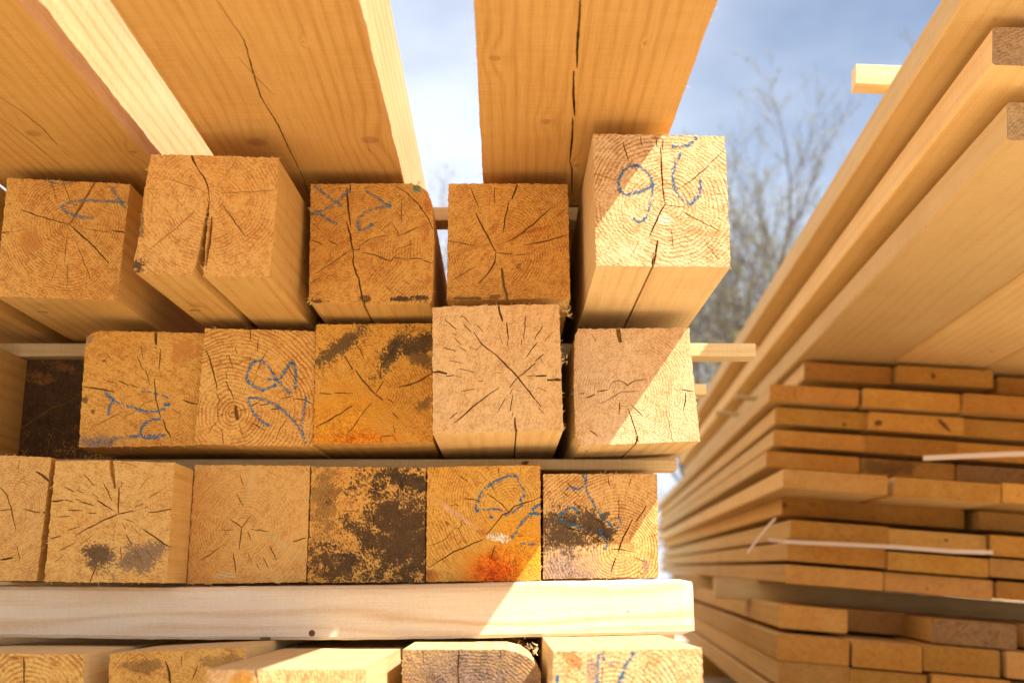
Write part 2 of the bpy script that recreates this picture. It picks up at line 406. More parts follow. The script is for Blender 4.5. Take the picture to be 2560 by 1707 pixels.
beam('beam end with a rusty diagonal smear, left of the beam that juts into the sun', [(1030, 422), (1170, 422), (1304, 423.6), (1307, 550), (1310, 684), (1160, 688), (1026, 688)], 1.408, (750, 400, 3.36),
     cracks=[([(1475, 440), (1540, 580), (1645, 770)], 12), ([(1435, 240), (1500, 400)], 8), ([(1635, 225), (1635, 370)], 6), ([(1825, 200), (1780, 335)], 15), ([(1755, 345), (1720, 500), (1705, 610)], 10), ([(1730, 690), (1780, 670), (1960, 540), (2010, 490), (2110, 405)], 12),
             ([(2245, 630), (2090, 675), (1880, 715)], 11), ([(1235, 680), (1330, 690), (1470, 720)], 9), ([(1645, 775), (1790, 790)], 8), ([(1790, 803), (1930, 792)], 8), ([(1645, 775), (1635, 860), (1580, 950), (1500, 1035)], 10),
             ([(1470, 895), (1350, 970), (1280, 1010)], 6), ([(1693, 905), (1710, 1050), (1735, 1130), (1742, 1200)], 19), ([(2160, 470), (2230, 410)], 6)],
     stains=[(1940, 600, 260, 28, -.27, RUST, .8, 1.2, 50), (1450, 740, 260, 24, -.22, RUST, .5, 1.4, 50), (1400, 1165, 200, 22, 0, BLACK, .7, 1.8, 60), (1640, 1150, 60, 26, 0, BLACK, .6, 1.8, 60), (1835, 895, 24, 34, 0, BLACK, .5, 1.6, 60)],
     pith=(1645, 770), light=(0.668, 0.362, 0.084), dark=(0.359, 0.127, 0.022), clumps=[(2240, 1190, 45, 16, .010), (2235, 1270, 35, 14, .009), (2265, 1250, 20, 6, .012)])
beam('sunlit beam jutting furthest right in the top row, bold growth rings and blue numbers', [(1362, 308), (1510, 310), (1663, 313), (1668, 370), (1673, 480), (1678, 613), (1520, 612), (1370, 610), (1366, 460)], 1.239, (1350, 300, 2.8),
     cracks=[([(862, 140), (860, 210)], 7), ([(845, 190), (850, 320), (858, 470), (878, 590)], 10), ([(878, 590), (830, 670), (790, 760), (765, 820)], 10), ([(825, 840), (808, 950), (793, 1035)], 15), ([(878, 595), (1030, 612)], 6), ([(1000, 645), (1260, 780)], 9),
             ([(1005, 460), (1090, 400), (1180, 320)], 8), ([(1180, 310), (1285, 220)], 5), ([(580, 150), (620, 290)], 7), ([(640, 300), (720, 415)], 4), ([(705, 110), (715, 180)], 6), ([(810, 115), (820, 190)], 6), ([(385, 380), (560, 430)], 4), ([(920, 770), (935, 900)], 5),
             ([(1160, 860), (1250, 980)], 5), ([(690, 850), (650, 930)], 4), ([(1200, 525), (1300, 515)], 6)],
     chalk=[[(1095, 125), (1050, 170), (1000, 185), (925, 185)], [(985, 235), (945, 310), (930, 400), (940, 470), (980, 540), (1050, 585), (1100, 545), (1125, 480), (1120, 420)], [(680, 320), (620, 330), (570, 380), (550, 440), (560, 500), (620, 520), (700, 505), (750, 480), (800, 450)],
            ([(680, 320), (730, 350), (775, 395), (785, 450), (785, 530), (765, 620), (735, 690), (690, 715), (650, 690)], .6, .0028)],
     stains=[(870, 700, 80, 45, 0, (.72, .52, .40), .6, 1.4, 60), (1130, 780, 170, 40, .2, RUST, .4, 2.2, 70)], pith=(878, 590), lam=.0047, ringv=.75, light=(.78, .53, .28), dark=(.42, .20, .06), bumpd=.0030, notches=[(790, .003, .02, .001)], side=M_side2)
def underside_knot(body, px, py, z, rad, hole=False):
    q = on_level(px, py, z); m = M_knot; mb = MB(); n = 16
    for r0, dz in ((1.0, .0003), (.62, .0008)):
        v = [mb.vert((q.x + rad * r0 * math.cos(a) * R.uniform(.9, 1.1), q.y + rad * r0 * .8 * math.sin(a), q.z - dz)) for a in [i * math.tau / n for i in range(n)]]
        mb.face(v, [(0, 0)] * n, 0 if r0 == 1.0 else 1)
    mb.build('knot', [M_knot, M_knot2], body)
m_, g_ = newmat('knot_rim'); g_.out((.27, .13, .035), .8); M_knot = m_
m_, g_ = newmat('knot_heart'); o_ = g_.n('ShaderNodeTexCoord').outputs['Object']; g_.out(g_.mix(g_.noise(o_, 250, 3), (.62, .40, .14), (.34, .17, .05)), .8); M_knot2 = m_
tb = [o for o in col.objects if o.name.startswith('timber_beam')]
underside_knot(tb[0], 107, 780, .372, .0075); underside_knot(tb[1], 488, 776, .369, .0075); underside_knot(tb[1], 540, 808, .372, .003)
# middle row ------------------------------------------------------
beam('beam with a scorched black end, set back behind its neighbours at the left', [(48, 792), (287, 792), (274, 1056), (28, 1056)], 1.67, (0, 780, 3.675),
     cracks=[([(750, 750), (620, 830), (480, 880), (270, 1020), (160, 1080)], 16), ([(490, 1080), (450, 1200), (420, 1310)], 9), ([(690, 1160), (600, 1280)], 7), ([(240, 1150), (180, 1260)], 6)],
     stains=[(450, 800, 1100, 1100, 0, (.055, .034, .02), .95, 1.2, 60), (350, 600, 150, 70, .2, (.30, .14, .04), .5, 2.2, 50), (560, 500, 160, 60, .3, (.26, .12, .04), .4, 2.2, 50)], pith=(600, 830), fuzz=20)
beam('beam whose long right side shows at the left edge, beside the black end', [(-420, 742), (-118, 742), (-148, 1010), (-450, 1010)], 1.42, vp=(1245, 1466), fuzz=0)
beam('beam with chipped upper corner, grey bottom stain and blue crayon strokes', [(197.5, 778), (208, 768), (225, 760.4), (350, 762), (471, 765.4), (463, 890), (455, 1023), (320, 1025), (181, 1027), (188, 900)], 1.49, (200, 820, 5.058),
     cracks=[([(950, 35), (955, 150), (962, 215)], 30), ([(945, 235), (965, 258)], 14), ([(1018, 265), (1010, 400), (995, 540)], 14), ([(1035, 545), (1015, 630)], 6), ([(770, 225), (795, 370)], 8), ([(720, 360), (800, 530)], 11), ([(825, 530), (860, 620), (882, 720)], 11),
             ([(945, 630), (945, 740), (960, 900), (990, 1020), (1020, 1140)], 14), ([(1045, 1140), (1080, 1270), (1130, 1340), (1150, 1400)], 12), ([(320, 310), (410, 415)], 7), ([(430, 415), (455, 440)], 6), ([(340, 668), (465, 690)], 9), ([(480, 662), (625, 730)], 12), ([(640, 710), (725, 755)], 9),
             ([(35, 740), (170, 755), (300, 775), (435, 805)], 16), ([(950, 900), (800, 960), (700, 1050), (590, 1110)], 7), ([(555, 1055), (440, 1105), (280, 1190), (200, 1225)], 9), ([(1300, 905), (1380, 940), (1500, 965)], 14), ([(1155, 1020), (1265, 1090)], 6), ([(1310, 480), (1265, 505)], 6), ([(310, 560), (360, 605)], 7), ([(1020, 1450), (1020, 1510)], 8)],
     chalk=[[(310, 810), (370, 860), (430, 910), (460, 940), (600, 985), (740, 1030), (850, 1060), (980, 1045), (1075, 1020)], [(1070, 980), (1140, 960)], [(430, 900), (380, 990), (360, 1100)], ([(770, 800), (900, 815), (1040, 855), (1120, 885)], .3, .002), [(1020, 1150), (900, 1160), (820, 1210), (775, 1280), (770, 1350)],
            [(420, 1385), (560, 1375), (770, 1370), (860, 1395), (1000, 1380)], [(850, 1360), (1090, 1355)]],
     stains=[(230, 1440, 360, 100, 0, GREY, .85, 1.8, 60), (60, 910, 75, 48, 0, BLACK, .75, 1.8, 60), (165, 1060, 30, 36, 0, BLACK, .7, 1.6, 60), (300, 415, 34, 28, 0, BLACK, .6, 1.8, 60), (1330, 280, 200, 220, .6, RUST, .5, 2.2, 80), (110, 150, 50, 70, .6, GREY, .6, 1.8, 60)],
     pith=(950, 900), light=(0.688, 0.372, 0.084), dark=(0.359, 0.132, 0.023), ringv=.4)
beam('beam with clear rings, a diamond heart crack and blue looping figures', [(471, 754), (600, 757), (724.8, 760.4), (722, 890), (719.7, 1025), (580, 1023), (446, 1020), (460, 880)], 1.478, (480, 800, 4.75),
     cracks=[([(513, 1010), (525, 1095), (542, 1185)], 46), ([(540, 1080), (660, 1055)], 8), ([(690, 1030), (800, 970)], 11), ([(800, 1010), (910, 995)], 11), ([(935, 1055), (1060, 1048)], 12), ([(160, 350), (210, 460), (245, 590), (285, 740), (300, 830)], 15), ([(285, 870), (330, 940), (305, 1050), (298, 1140)], 7),
             ([(298, 1140), (370, 1122)], 7), ([(310, 1195), (240, 1260), (190, 1350)], 7), ([(345, 1290), (365, 1400), (375, 1460)], 9), ([(555, 1230), (600, 1370), (635, 1450)], 5), ([(710, 1220), (865, 1310)], 9), ([(1125, 1175), (1050, 1280), (1000, 1410)], 9), ([(690, 85), (693, 230)], 13), ([(790, 215), (775, 370)], 10),
             ([(900, 345), (840, 450), (750, 640)], 9), ([(770, 665), (720, 750)], 9), ([(980, 260), (950, 330)], 5), ([(435, 410), (485, 565)], 8), ([(485, 525), (585, 510), (590, 480), (685, 480), (710, 370)], 7), ([(400, 610), (415, 700)], 8), ([(400, 720), (500, 945)], 10), ([(635, 795), (615, 890)], 6),
             ([(515, 330), (535, 410)], 8), ([(250, 560), (400, 460)], 6), ([(1095, 490), (1190, 640), (1240, 715), (1390, 665)], 6), ([(1040, 940), (1190, 900)], 9), ([(1195, 935), (1340, 945), (1380, 970), (1450, 1000)], 9), ([(1120, 525), (1260, 425)], 6), ([(1220, 1175), (1365, 1195)], 5), ([(270, 210), (320, 300)], 5)],
     chalk=[[(820, 480), (740, 495), (680, 570), (650, 660), (680, 740), (760, 800), (850, 825), (950, 795), (1000, 765)], [(820, 480), (900, 540), (960, 630), (1020, 720), (1090, 800), (1170, 865)], [(1230, 830), (1225, 730), (1235, 640), (1215, 540), (1180, 510), (1130, 560), (1090, 630), (1050, 700)], ([(890, 700), (960, 710), (1000, 700)], .5, .003),
            [(920, 1250), (840, 1210), (750, 1120), (700, 1030), (670, 940), (760, 930), (880, 960), (1000, 1010), (1080, 1070), (1180, 1160), (1250, 1250), (1310, 1340), (1345, 1465)], ([(1360, 910), (1340, 1010), (1315, 1150), (1300, 1280)], .6, .003)],
     pith=(480, 1090), lam=.0052, ringv=.85, light=(0.748, 0.435, 0.120), dark=(0.425, 0.169, 0.036), fuzz=60)
beam('beam with black smears above an orange paint stain, between pale neighbours', [(726, 745), (860, 744), (991, 743), (993, 880), (994.7, 1014), (860, 1017), (719.5, 1020), (723, 880)], 1.472, (480, 780, 3.675),
     cracks=[([(1500, 290), (1550, 350), (1580, 430)], 7), ([(1400, 400), (1480, 530)], 9), ([(1500, 525), (1570, 630), (1640, 710), (1760, 815)], 11), ([(1890, 240), (1800, 400), (1735, 500), (1725, 580), (1740, 610)], 9), ([(1760, 630), (1690, 745)], 10), ([(2215, 560), (2110, 620), (1990, 670), (1900, 690)], 14), ([(1785, 795), (1860, 835)], 7),
             ([(1140, 1055), (1280, 980), (1470, 860)], 12), ([(1650, 830), (1560, 940), (1480, 1060), (1410, 1140)], 8), ([(1170, 745), (1280, 755)], 9), ([(1305, 740), (1480, 745)], 8), ([(1730, 1190), (1740, 1140), (1850, 1130), (1880, 1190)], 7), ([(1840, 920), (1900, 985)], 7), ([(1850, 1040), (1865, 1110)], 6)],
     stains=[(1370, 310, 400, 100, -.65, (.06, .04, .022), .85, 1.5, 45), (1840, 370, 330, 100, -1.0, (.05, .036, .02), .9, 1.5, 45), (2050, 300, 330, 110, -.35, (.05, .036, .02), .9, 1.5, 45), (2090, 430, 210, 80, .6, (.06, .04, .022), .75, 1.7, 45), (1380, 1020, 680, 480, -.4, ORANGE, .75, .8, 30), (1560, 1180, 620, 170, 0, (.80, .17, .01), .85, .9, 30), (2140, 850, 110, 75, -.6, (.10, .06, .03), .65, 2.2, 60)],
     pith=(1690, 745), light=(0.708, 0.366, 0.064), dark=(0.359, 0.127, 0.020), fuzz=80)
beam('pale beam end with a starburst of drying cracks, jutting out of the middle row', [(993, 705.4), (1140, 701), (1284, 698), (1289, 840), (1294, 987), (1140, 992), (994.5, 997), (994, 850)], 1.367, (1060, 740, 4.355),
     cracks=[([(815, 85), (825, 180), (855, 280)], 22), ([(900, 285), (908, 380), (920, 475)], 14), ([(905, 480), (910, 540)], 7), ([(1105, 215), (1100, 350), (1085, 470)], 10), ([(1065, 470), (1058, 540)], 7), ([(1295, 320), (1205, 470)], 9), ([(1240, 500), (1170, 580), (1115, 665)], 10), ([(1400, 395), (1310, 490)], 7), ([(1300, 630), (1210, 710)], 12),
             ([(1215, 730), (1130, 800), (1022, 885)], 12), ([(1022, 885), (980, 930), (930, 1000)], 9), ([(540, 390), (580, 450), (625, 520), (700, 580), (790, 645), (880, 735), (1022, 885), (1110, 1000), (1275, 1205)], 14), ([(1250, 1215), (1300, 1280)], 7), ([(400, 215), (440, 230), (500, 300)], 9), ([(440, 320), (515, 395)], 9), ([(225, 258), (355, 360)], 9),
             ([(335, 460), (410, 530)], 7), ([(380, 555), (465, 600)], 8), ([(580, 320), (650, 390)], 7), ([(210, 560), (350, 600)], 9), ([(310, 400), (350, 430)], 7), ([(630, 530), (570, 585), (480, 545)], 6), ([(270, 700), (420, 730)], 7), ([(385, 790), (530, 825)], 9), ([(90, 830), (160, 822), (250, 845)], 20), ([(240, 875), (330, 860)], 12), ([(340, 870), (410, 882)], 8),
             ([(770, 830), (840, 838)], 6), ([(580, 925), (650, 922)], 6), ([(560, 1005), (400, 1040)], 9), ([(820, 990), (720, 1060), (600, 1150), (530, 1205), (440, 1290), (330, 1380)], 13), ([(360, 1265), (280, 1335)], 8), ([(960, 1015), (940, 1065)], 7), ([(968, 1075), (950, 1170), (940, 1250)], 11), ([(970, 1265), (960, 1310)], 7), ([(990, 1320), (990, 1400), (1020, 1550)], 22),
             ([(885, 1110), (800, 1270)], 7), ([(1120, 870), (1215, 865)], 9), ([(1220, 870), (1335, 866)], 20), ([(1340, 912), (1400, 915)], 24), ([(1400, 908), (1500, 915)], 28), ([(1240, 995), (1330, 1035)], 5), ([(815, 405), (860, 520)], 6), ([(1270, 680), (1320, 760)], 5)],
     pith=(1022, 885), light=(.76, .49, .22), dark=(.46, .24, .085), ringv=.25, fuzz=110, notches=[(1005, .0022, .012, -.001)], clumps=[(1520, 700, 40, 16, .009), (1500, 1450, 25, 10, .007)], side=M_side2)
beam('half shaded beam at the right end of the middle row, lower corner in sun', [(1328, 755), (1450, 754), (1583, 753), (1595, 880), (1608, 1013), (1480, 1018), (1335, 1023), (1322, 1000), (1318, 880), (1320, 775)], 1.445, (1050, 730, 3.178),
     cracks=[([(1572, 280), (1580, 340), (1592, 400)], 32), ([(1500, 770), (1530, 715), (1580, 700), (1650, 740), (1700, 705), (1800, 690)], 7), ([(1270, 805), (1305, 803)], 8), ([(1320, 838), (1390, 812)], 8), ([(1410, 790), (1490, 778)], 7), ([(1430, 885), (1520, 840), (1600, 790), (1740, 787)], 5), ([(1585, 875), (1580, 965)], 7), ([(1675, 890), (1770, 985)], 7),
             ([(1650, 920), (1700, 1060), (1725, 1150), (1745, 1205)], 7), ([(2110, 800), (2108, 870), (2090, 950)], 9), ([(2065, 772), (2175, 790)], 7), ([(1350, 1100), (1415, 1145)], 8), ([(1950, 900), (2010, 1195)], 4), ([(1365, 335), (1400, 390)], 5), ([(1730, 1140), (1715, 1215)], 10)],
     pith=(1640, 800), light=(.78, .54, .30), dark=(.48, .27, .11), lam=.0034, ringv=.5, sawang=1.4, vp=(1225, 1466), notches=[(1716, .0025, .012, .001)], side=M_side2)
# lower row -------------------------------------------------------
beam('lower row beam cut off by the left edge, beside the smoky patched one', [(-165, 1040), (-20, 1044), (118, 1050), (103, 1180), (84, 1333), (-190, 1333)], 1.43, (0, 1120, 2.672),
     cracks=[([(0, 260), (45, 310), (75, 400), (90, 480), (105, 545)], 8), ([(0, 415), (75, 408)], 5), ([(160, 405), (270, 430)], 6), ([(285, 428), (335, 432)], 9), ([(240, 155), (300, 195), (345, 240)], 14), ([(175, 180), (100, 250), (92, 295)], 4), ([(130, 85), (120, 140)], 5), ([(0, 745), (85, 730)], 14), ([(115, 650), (130, 760)], 4)],
     pith=(75, 408), light=(0.668, 0.406, 0.136), dark=(0.435, 0.195, 0.053))
beam('lower row beam with radiating cracks and two smoky dark patches', [(127, 1058.6), (260, 1057), (401, 1062), (392, 1200), (382, 1338), (240, 1337), (102, 1335), (115, 1190)], 1.42, (100, 1130, 4.613),
     cracks=[([(818, 85), (826, 160), (848, 320), (865, 420)], 42), ([(908, 405), (903, 560), (905, 710)], 20), ([(1085, 672), (905, 710), (760, 770), (520, 890), (400, 965)], 14), ([(1250, 695), (1400, 675), (1490, 658), (1635, 662)], 13), ([(1095, 628), (1185, 592)], 10), ([(1190, 645), (1270, 625)], 7), ([(1250, 525), (1390, 445)], 8), ([(1130, 435), (1250, 285)], 7),
             ([(730, 350), (780, 440), (830, 560)], 11), ([(505, 255), (630, 385)], 9), ([(605, 475), (670, 525)], 9), ([(655, 550), (740, 610), (835, 668)], 12), ([(420, 430), (500, 472)], 8), ([(270, 395), (395, 458)], 9), ([(410, 537), (465, 560)], 7), ([(465, 570), (540, 590), (620, 615)], 11), ([(285, 545), (380, 572)], 11), ([(130, 562), (190, 565), (270, 550)], 16),
             ([(320, 662), (490, 670)], 9), ([(545, 702), (650, 700)], 9), ([(200, 745), (345, 738)], 8), ([(315, 900), (455, 855)], 9), ([(110, 1000), (235, 968)], 10), ([(210, 1140), (330, 1080), (415, 1035)], 9), ([(175, 1260), (270, 1185)], 8), ([(470, 1055), (620, 945)], 7), ([(990, 945), (1030, 1020), (1055, 1070)], 11), ([(1080, 880), (1150, 950)], 8),
             ([(1185, 880), (1300, 960), (1420, 1050), (1555, 1110)], 12), ([(860, 900), (845, 990)], 7), ([(875, 810), (840, 885)], 6), ([(925, 1085), (945, 1250)], 8), ([(1090, 1115), (1165, 1255)], 7), ([(1225, 1130), (1340, 1280)], 7), ([(655, 1290), (620, 1380), (570, 1510)], 14), ([(945, 350), (940, 400)], 9), ([(945, 810), (985, 885)], 7), ([(980, 770), (1095, 812)], 5)],
     stains=[(680, 1190, 210, 190, .4, (.05, .032, .02), .85, 1.9, 50), (1150, 1210, 400, 180, -.35, (.12, .08, .06), .75, 2., 50), (620, 1300, 200, 60, .5, (.10, .055, .03), .5, 2.2, 50)], pith=(905, 710), light=(0.688, 0.415, 0.128), dark=(0.425, 0.186, 0.046), ringv=.3, fuzz=80)
beam('clean lower row beam with a small three-way heart crack and pale rays', [(448, 1067), (580, 1068), (712.4, 1069), (708, 1200), (702.4, 1336), (560, 1339), (430, 1341), (438, 1200)], 1.508, (450, 1140, 2.766),
     cracks=[([(345, 435), (425, 490)], 6), ([(425, 490), (495, 405)], 6), ([(425, 490), (410, 640)], 7), ([(270, 513), (370, 507)], 4), ([(490, 505), (615, 520)], 4), ([(415, 130), (440, 200)], 5), ([(395, 260), (440, 350)], 5), ([(370, 670), (385, 800)], 7), ([(300, 610), (210, 680), (140, 720)], 5), ([(465, 520), (490, 580)], 5), ([(620, 615), (665, 715)], 6), ([(575, 695), (610, 770)], 5), ([(780, 590), (870, 565)], 7), ([(530, 740), (545, 780)], 4), ([(470, 670), (500, 740)], 4)],
     stains=[(490, 180, 40, 200, .12, (.80, .56, .28), .22, .8, 30), (720, 620, 50, 230, -.9, (.80, .56, .28), .22, .8, 30), (300, 830, 80, 26, 0, (.80, .58, .32), .35, 2.2, 50)], pith=(425, 490), light=(0.728, 0.446, 0.144), dark=(0.520, 0.245, 0.064), fuzz=60, ringv=.45, lam=.004, sawang=.9)
beam('lower row beam end mottled with black mould over most of its right side', [(715.7, 1071), (850, 1072), (978, 1074), (976, 1200), (974.8, 1336), (840, 1337), (705.7, 1338), (711, 1200)], 1.508, (450, 1140, 2.766),
     cracks=[([(1340, 400), (1335, 480)], 6), ([(1130, 380), (1200, 375), (1240, 380)], 4), ([(1325, 600), (1325, 640)], 5)],
     stains=[(1540, 560, 440, 450, .5, (.045, .026, .016), .92, 3.0, 40), (1560, 170, 300, 110, .2, (.04, .026, .016), .92, 3.0, 45), (1080, 760, 260, 140, .3, (.045, .026, .016), .88, 3.4, 50), (1000, 300, 120, 300, 0, (.06, .035, .02), .5, 3.2, 60)],
     pith=(1340, 500), light=(0.728, 0.415, 0.104), dark=(0.359, 0.132, 0.023), fuzz=60)
beam('lower row beam end splashed orange-red with a blue crayon arc above', [(981.8, 1072), (1110, 1070), (1240.8, 1067.5), (1241.5, 1200), (1242.6, 1332.4), (1110, 1334), (978.4, 1335), (980, 1200)], 1.504, (1060, 1150, 5.057),
     cracks=[([(405, 175), (560, 265)], 8), ([(720, 170), (800, 260)], 5), ([(820, 275), (890, 375)], 8), ([(790, 415), (880, 475), (980, 550), (1080, 655)], 10), ([(1480, 455), (1370, 510), (1250, 545), (1140, 580), (1085, 650), (990, 690), (880, 830), (780, 945)], 12), ([(770, 985), (690, 1025), (560, 1080), (380, 1150), (260, 1230), (150, 1295)], 12), ([(130, 1310), (50, 1360)], 6),
             ([(500, 470), (560, 490), (630, 495), (710, 520)], 9), ([(330, 570), (400, 560), (450, 580)], 6), ([(480, 740), (470, 830), (440, 860), (370, 865)], 7), ([(440, 865), (480, 960), (540, 1050)], 7), ([(365, 910), (300, 950), (290, 985), (130, 1060), (40, 1080)], 6), ([(310, 1060), (365, 1135)], 4), ([(900, 1070), (870, 1160), (848, 1250)], 9), ([(940, 90), (948, 170)], 9), ([(1225, 85), (1210, 190)], 5),
             ([(1300, 705), (1370, 740)], 6), ([(1215, 1040), (1235, 1090)], 6), ([(280, 770), (310, 820)], 16), ([(780, 1495), (780, 1535)], 10), ([(1170, 970), (1245, 950)], 6)],
     chalk=[[(1180, 205), (1080, 200), (960, 240), (850, 300), (750, 380), (700, 480), (655, 590), (680, 650)], ([(680, 650), (720, 635), (850, 615), (940, 625), (1050, 640)], .5, .003), ([(1190, 225), (1210, 300), (1260, 380), (1270, 450)], .4, .003), ([(1270, 450), (1220, 490), (1235, 570), (1190, 600), (1120, 660), (1020, 705)], .5, .003), ([(830, 720), (870, 725)], .6, .003),
            [(1110, 985), (1180, 880), (1260, 760), (1340, 690), (1400, 665), (1460, 685)], ([(1370, 630), (1410, 590), (1470, 550)], .6, .004), ([(1230, 1050), (1320, 1065), (1400, 1060)], .6, .0015)],
     stains=[(1250, 950, 700, 480, .5, ORANGE, .7, .8, 30), (1020, 1360, 800, 560, -.3, ORANGE, .98, .8, 30), (880, 1440, 560, 430, -.25, (.82, .10, .008), .98, .8, 30), (380, 660, 430, 36, .6, (.52, .30, .20), .6, 1.2, 50), (730, 930, 90, 62, .3, RUST, .8, 1.6, 60), (950, 980, 150, 62, .2, (.72, .55, .44), .8, 1.7, 70), (80, 1460, 110, 90, .6, RUST, .8, 1.4, 50)],
     pith=(1080, 560), light=(0.728, 0.415, 0.087), dark=(0.397, 0.152, 0.025), chalkmat=M_blue, lam=.004)
beam('smaller lower row stained beam, lower half painted sunlit grey, with blue strokes', [(1248.4, 1087.5), (1380, 1088), (1509, 1088), (1511, 1200), (1513, 1325.5), (1380, 1327), (1247.7, 1329), (1248, 1200)], 1.508, (1340, 1160, 5.228),
     cracks=[([(940, 150), (950, 240), (968, 285)], 9), ([(1245, 185), (1210, 290)], 7), ([(380, 215), (460, 300), (575, 425)], 8), ([(330, 345), (440, 435)], 7), ([(425, 485), (460, 515)], 7), ([(490, 495), (560, 555)], 10), ([(610, 535), (680, 620), (745, 695)], 12), ([(770, 685), (850, 770), (905, 860)], 10), ([(860, 770), (960, 725), (1075, 705), (1085, 570), (1080, 460)], 8), ([(1440, 540), (1400, 620), (1310, 745)], 13),
             ([(1265, 715), (1210, 830), (1140, 950), (1100, 1060), (1085, 1110), (1085, 1175)], 14), ([(1225, 670), (1265, 712)], 6), ([(975, 1115), (1090, 1105), (1290, 1148)], 10), ([(390, 815), (575, 880)], 12), ([(640, 900), (780, 970), (895, 1035)], 12), ([(100, 1180), (150, 1165)], 8), ([(220, 650), (340, 695)], 8), ([(1040, 1225), (1010, 1310), (985, 1400)], 16), ([(1280, 1215), (1410, 1270)], 9),
             ([(1345, 1400), (1420, 1470)], 7), ([(1450, 960), (1570, 920)], 6), ([(820, 500), (855, 570)], 5), ([(720, 430), (765, 500)], 6), ([(640, 385), (570, 520)], 5), ([(885, 330), (890, 400)], 5)],
     chalk=[([(610, 130), (650, 250), (665, 350), (700, 430), (740, 500), (800, 590), (870, 680), (960, 780), (1000, 830)], .6, .003), ([(665, 140), (650, 240)], .5, .003), ([(640, 275), (560, 325), (490, 310), (450, 290)], .5, .003), ([(430, 315), (380, 335)], .4, .002), ([(540, 650), (520, 590), (480, 565), (400, 590), (330, 650), (310, 720), (380, 760)], .6, .003),
            ([(400, 780), (470, 790), (550, 810), (590, 870)], .6, .003), ([(1090, 680), (1105, 780), (1060, 840)], .35, .002), ([(820, 850), (870, 940), (940, 1040), (890, 1110)], .5, .003)],
     stains=[(420, 1420, 900, 520, .10, (.25, .165, .12), .93, 1.0, 60), (330, 880, 470, 340, .2, (.06, .036, .022), .9, 3.0, 55), (730, 800, 360, 170, .5, (.05, .032, .02), .9, 3.6, 60), (930, 900, 150, 110, 0, (.05, .03, .02), .9, 3., 70), (880, 680, 80, 80, .8, (.06, .036, .022), .85, 2., 70), (1430, 1350, 70, 100, 0, (.22, .13, .09), .8, 1.8, 70)],  # real black stain; its lower half painted lighter grey where the sun falls
     pith=(1090, 1105), lam=.0042, ringv=.8, light=(.75, .46, .17), dark=(.40, .17, .035), clumps=[(1590, 480, 30, 8, .008), (1590, 680, 20, 5, .008)])
# bottom row ------------------------------------------------------
beam('bottom row beam cut off by the left edge under the white spacer', [(-140, 1500), (30, 1500), (192.6, 1502), (190, 1640), (186, 1805), (-145, 1805)], 1.30, (0, 1120, 2.672), cracks=[([(155, 1395), (160, 1480), (158, 1600)], 12), ([(60, 1390), (120, 1405)], 5)],
     pith=(160, 1700), lam=.005, ringv=.8, light=(0.728, 0.446, 0.128), dark=(0.416, 0.169, 0.036), side=M_side2, stains=[(110, 1400, 90, 20, 0, RUST, .6, 1.6, 60)])
beam('bottom row beam with pitted brown end, second from the left edge', [(252, 1500.6), (400, 1492), (564, 1485), (562, 1640), (556, 1800), (240, 1800)], 1.30, (0, 1120, 2.672), cracks=[([(1105, 1420), (1130, 1500), (1142, 1590)], 12), ([(1215, 1390), (1212, 1460)], 5), ([(1320, 1450), (1285, 1540)], 6)],
     pith=(1160, 1700), light=(0.647, 0.366, 0.095), dark=(0.340, 0.135, 0.029), side=M_side2, stains=[(980, 1450, 160, 60, 0, BLACK, .5, 3., 60), (1500, 1420, 200, 50, -.1, BLACK, .4, 3., 60)])
beam('bottom row beam jutting forward with sunlit top and orange heart', [(475, 1537), (660, 1536), (842, 1535.5), (840, 1690), (836, 1850), (466, 1850), (470, 1690)], 1.10, (450, 1140, 2.766), cracks=[([(520, 1470), (535, 1570)], 8), ([(750, 1500), (735, 1570)], 5), ([(870, 1500), (850, 1560)], 5)],
     pith=(430, 1600), light=(.76, .50, .24), dark=(.44, .21, .06), side=M_side2, stains=[(430, 1560, 110, 90, 0, ORANGE, .7, 1.2, 40)], ringv=.5)
beam('bottom row beam with dark grey weathered end and a splintered upper corner', [(925, 1490.8), (1060, 1491), (1165, 1491), (1200, 1500), (1225, 1518), (1243, 1545), (1242, 1700), (1240, 1800), (918, 1800), (921, 1650)], 1.28, (1000, 1560, 3.015), cracks=[([(440, 175), (440, 260), (435, 340), (445, 470)], 12), ([(170, 190), (175, 300)], 5), ([(760, 190), (755, 260)], 5)],
     pith=(600, 700), light=(0.627, 0.376, 0.128), dark=(0.340, 0.144, 0.036), side=M_side2, stains=[(500, 400, 900, 500, 0, (.165, .11, .078), .95, .9, 60)], bumpd=.004, fuzz=60, clumps=[(930, 190, 50, 14, .009), (1000, 210, 40, 16, .010), (1035, 180, 25, 8, .009)])
beam('rightmost bottom row beam, sunlit, with blue crayon strokes and a brown patch', [(1271, 1495), (1440, 1492), (1613, 1488), (1616, 1640), (1620, 1820), (1262, 1820), (1267, 1650)], 1.15, (1000, 1560, 3.015), cracks=[([(1870, 280), (1830, 390)], 6), ([(1765, 385), (1740, 450)], 6), ([(1530, 320), (1520, 450)], 6), ([(1340, 320), (1400, 400)], 5)],
     chalk=[([(1765, 215), (1710, 290), (1680, 370), (1650, 445), (1630, 520)], .95, .0042), ([(1500, 225), (1490, 330), (1480, 450)], .6, .004), ([(1525, 200), (1540, 270)], .6, .003), ([(1570, 300), (1690, 295)], .35, .003), ([(1190, 380), (1185, 440)], .7, .003)],
     stains=[(1310, 270, 60, 110, -.6, RUST, .7, 1.6, 50), (1440, 340, 50, 110, 0, (.22, .15, .12), .6, 1.6, 60)], pith=(1560, 700), lam=.0045, ringv=.6, light=(.78, .52, .25), dark=(.42, .20, .055), side=M_side2, bumpd=.0032)
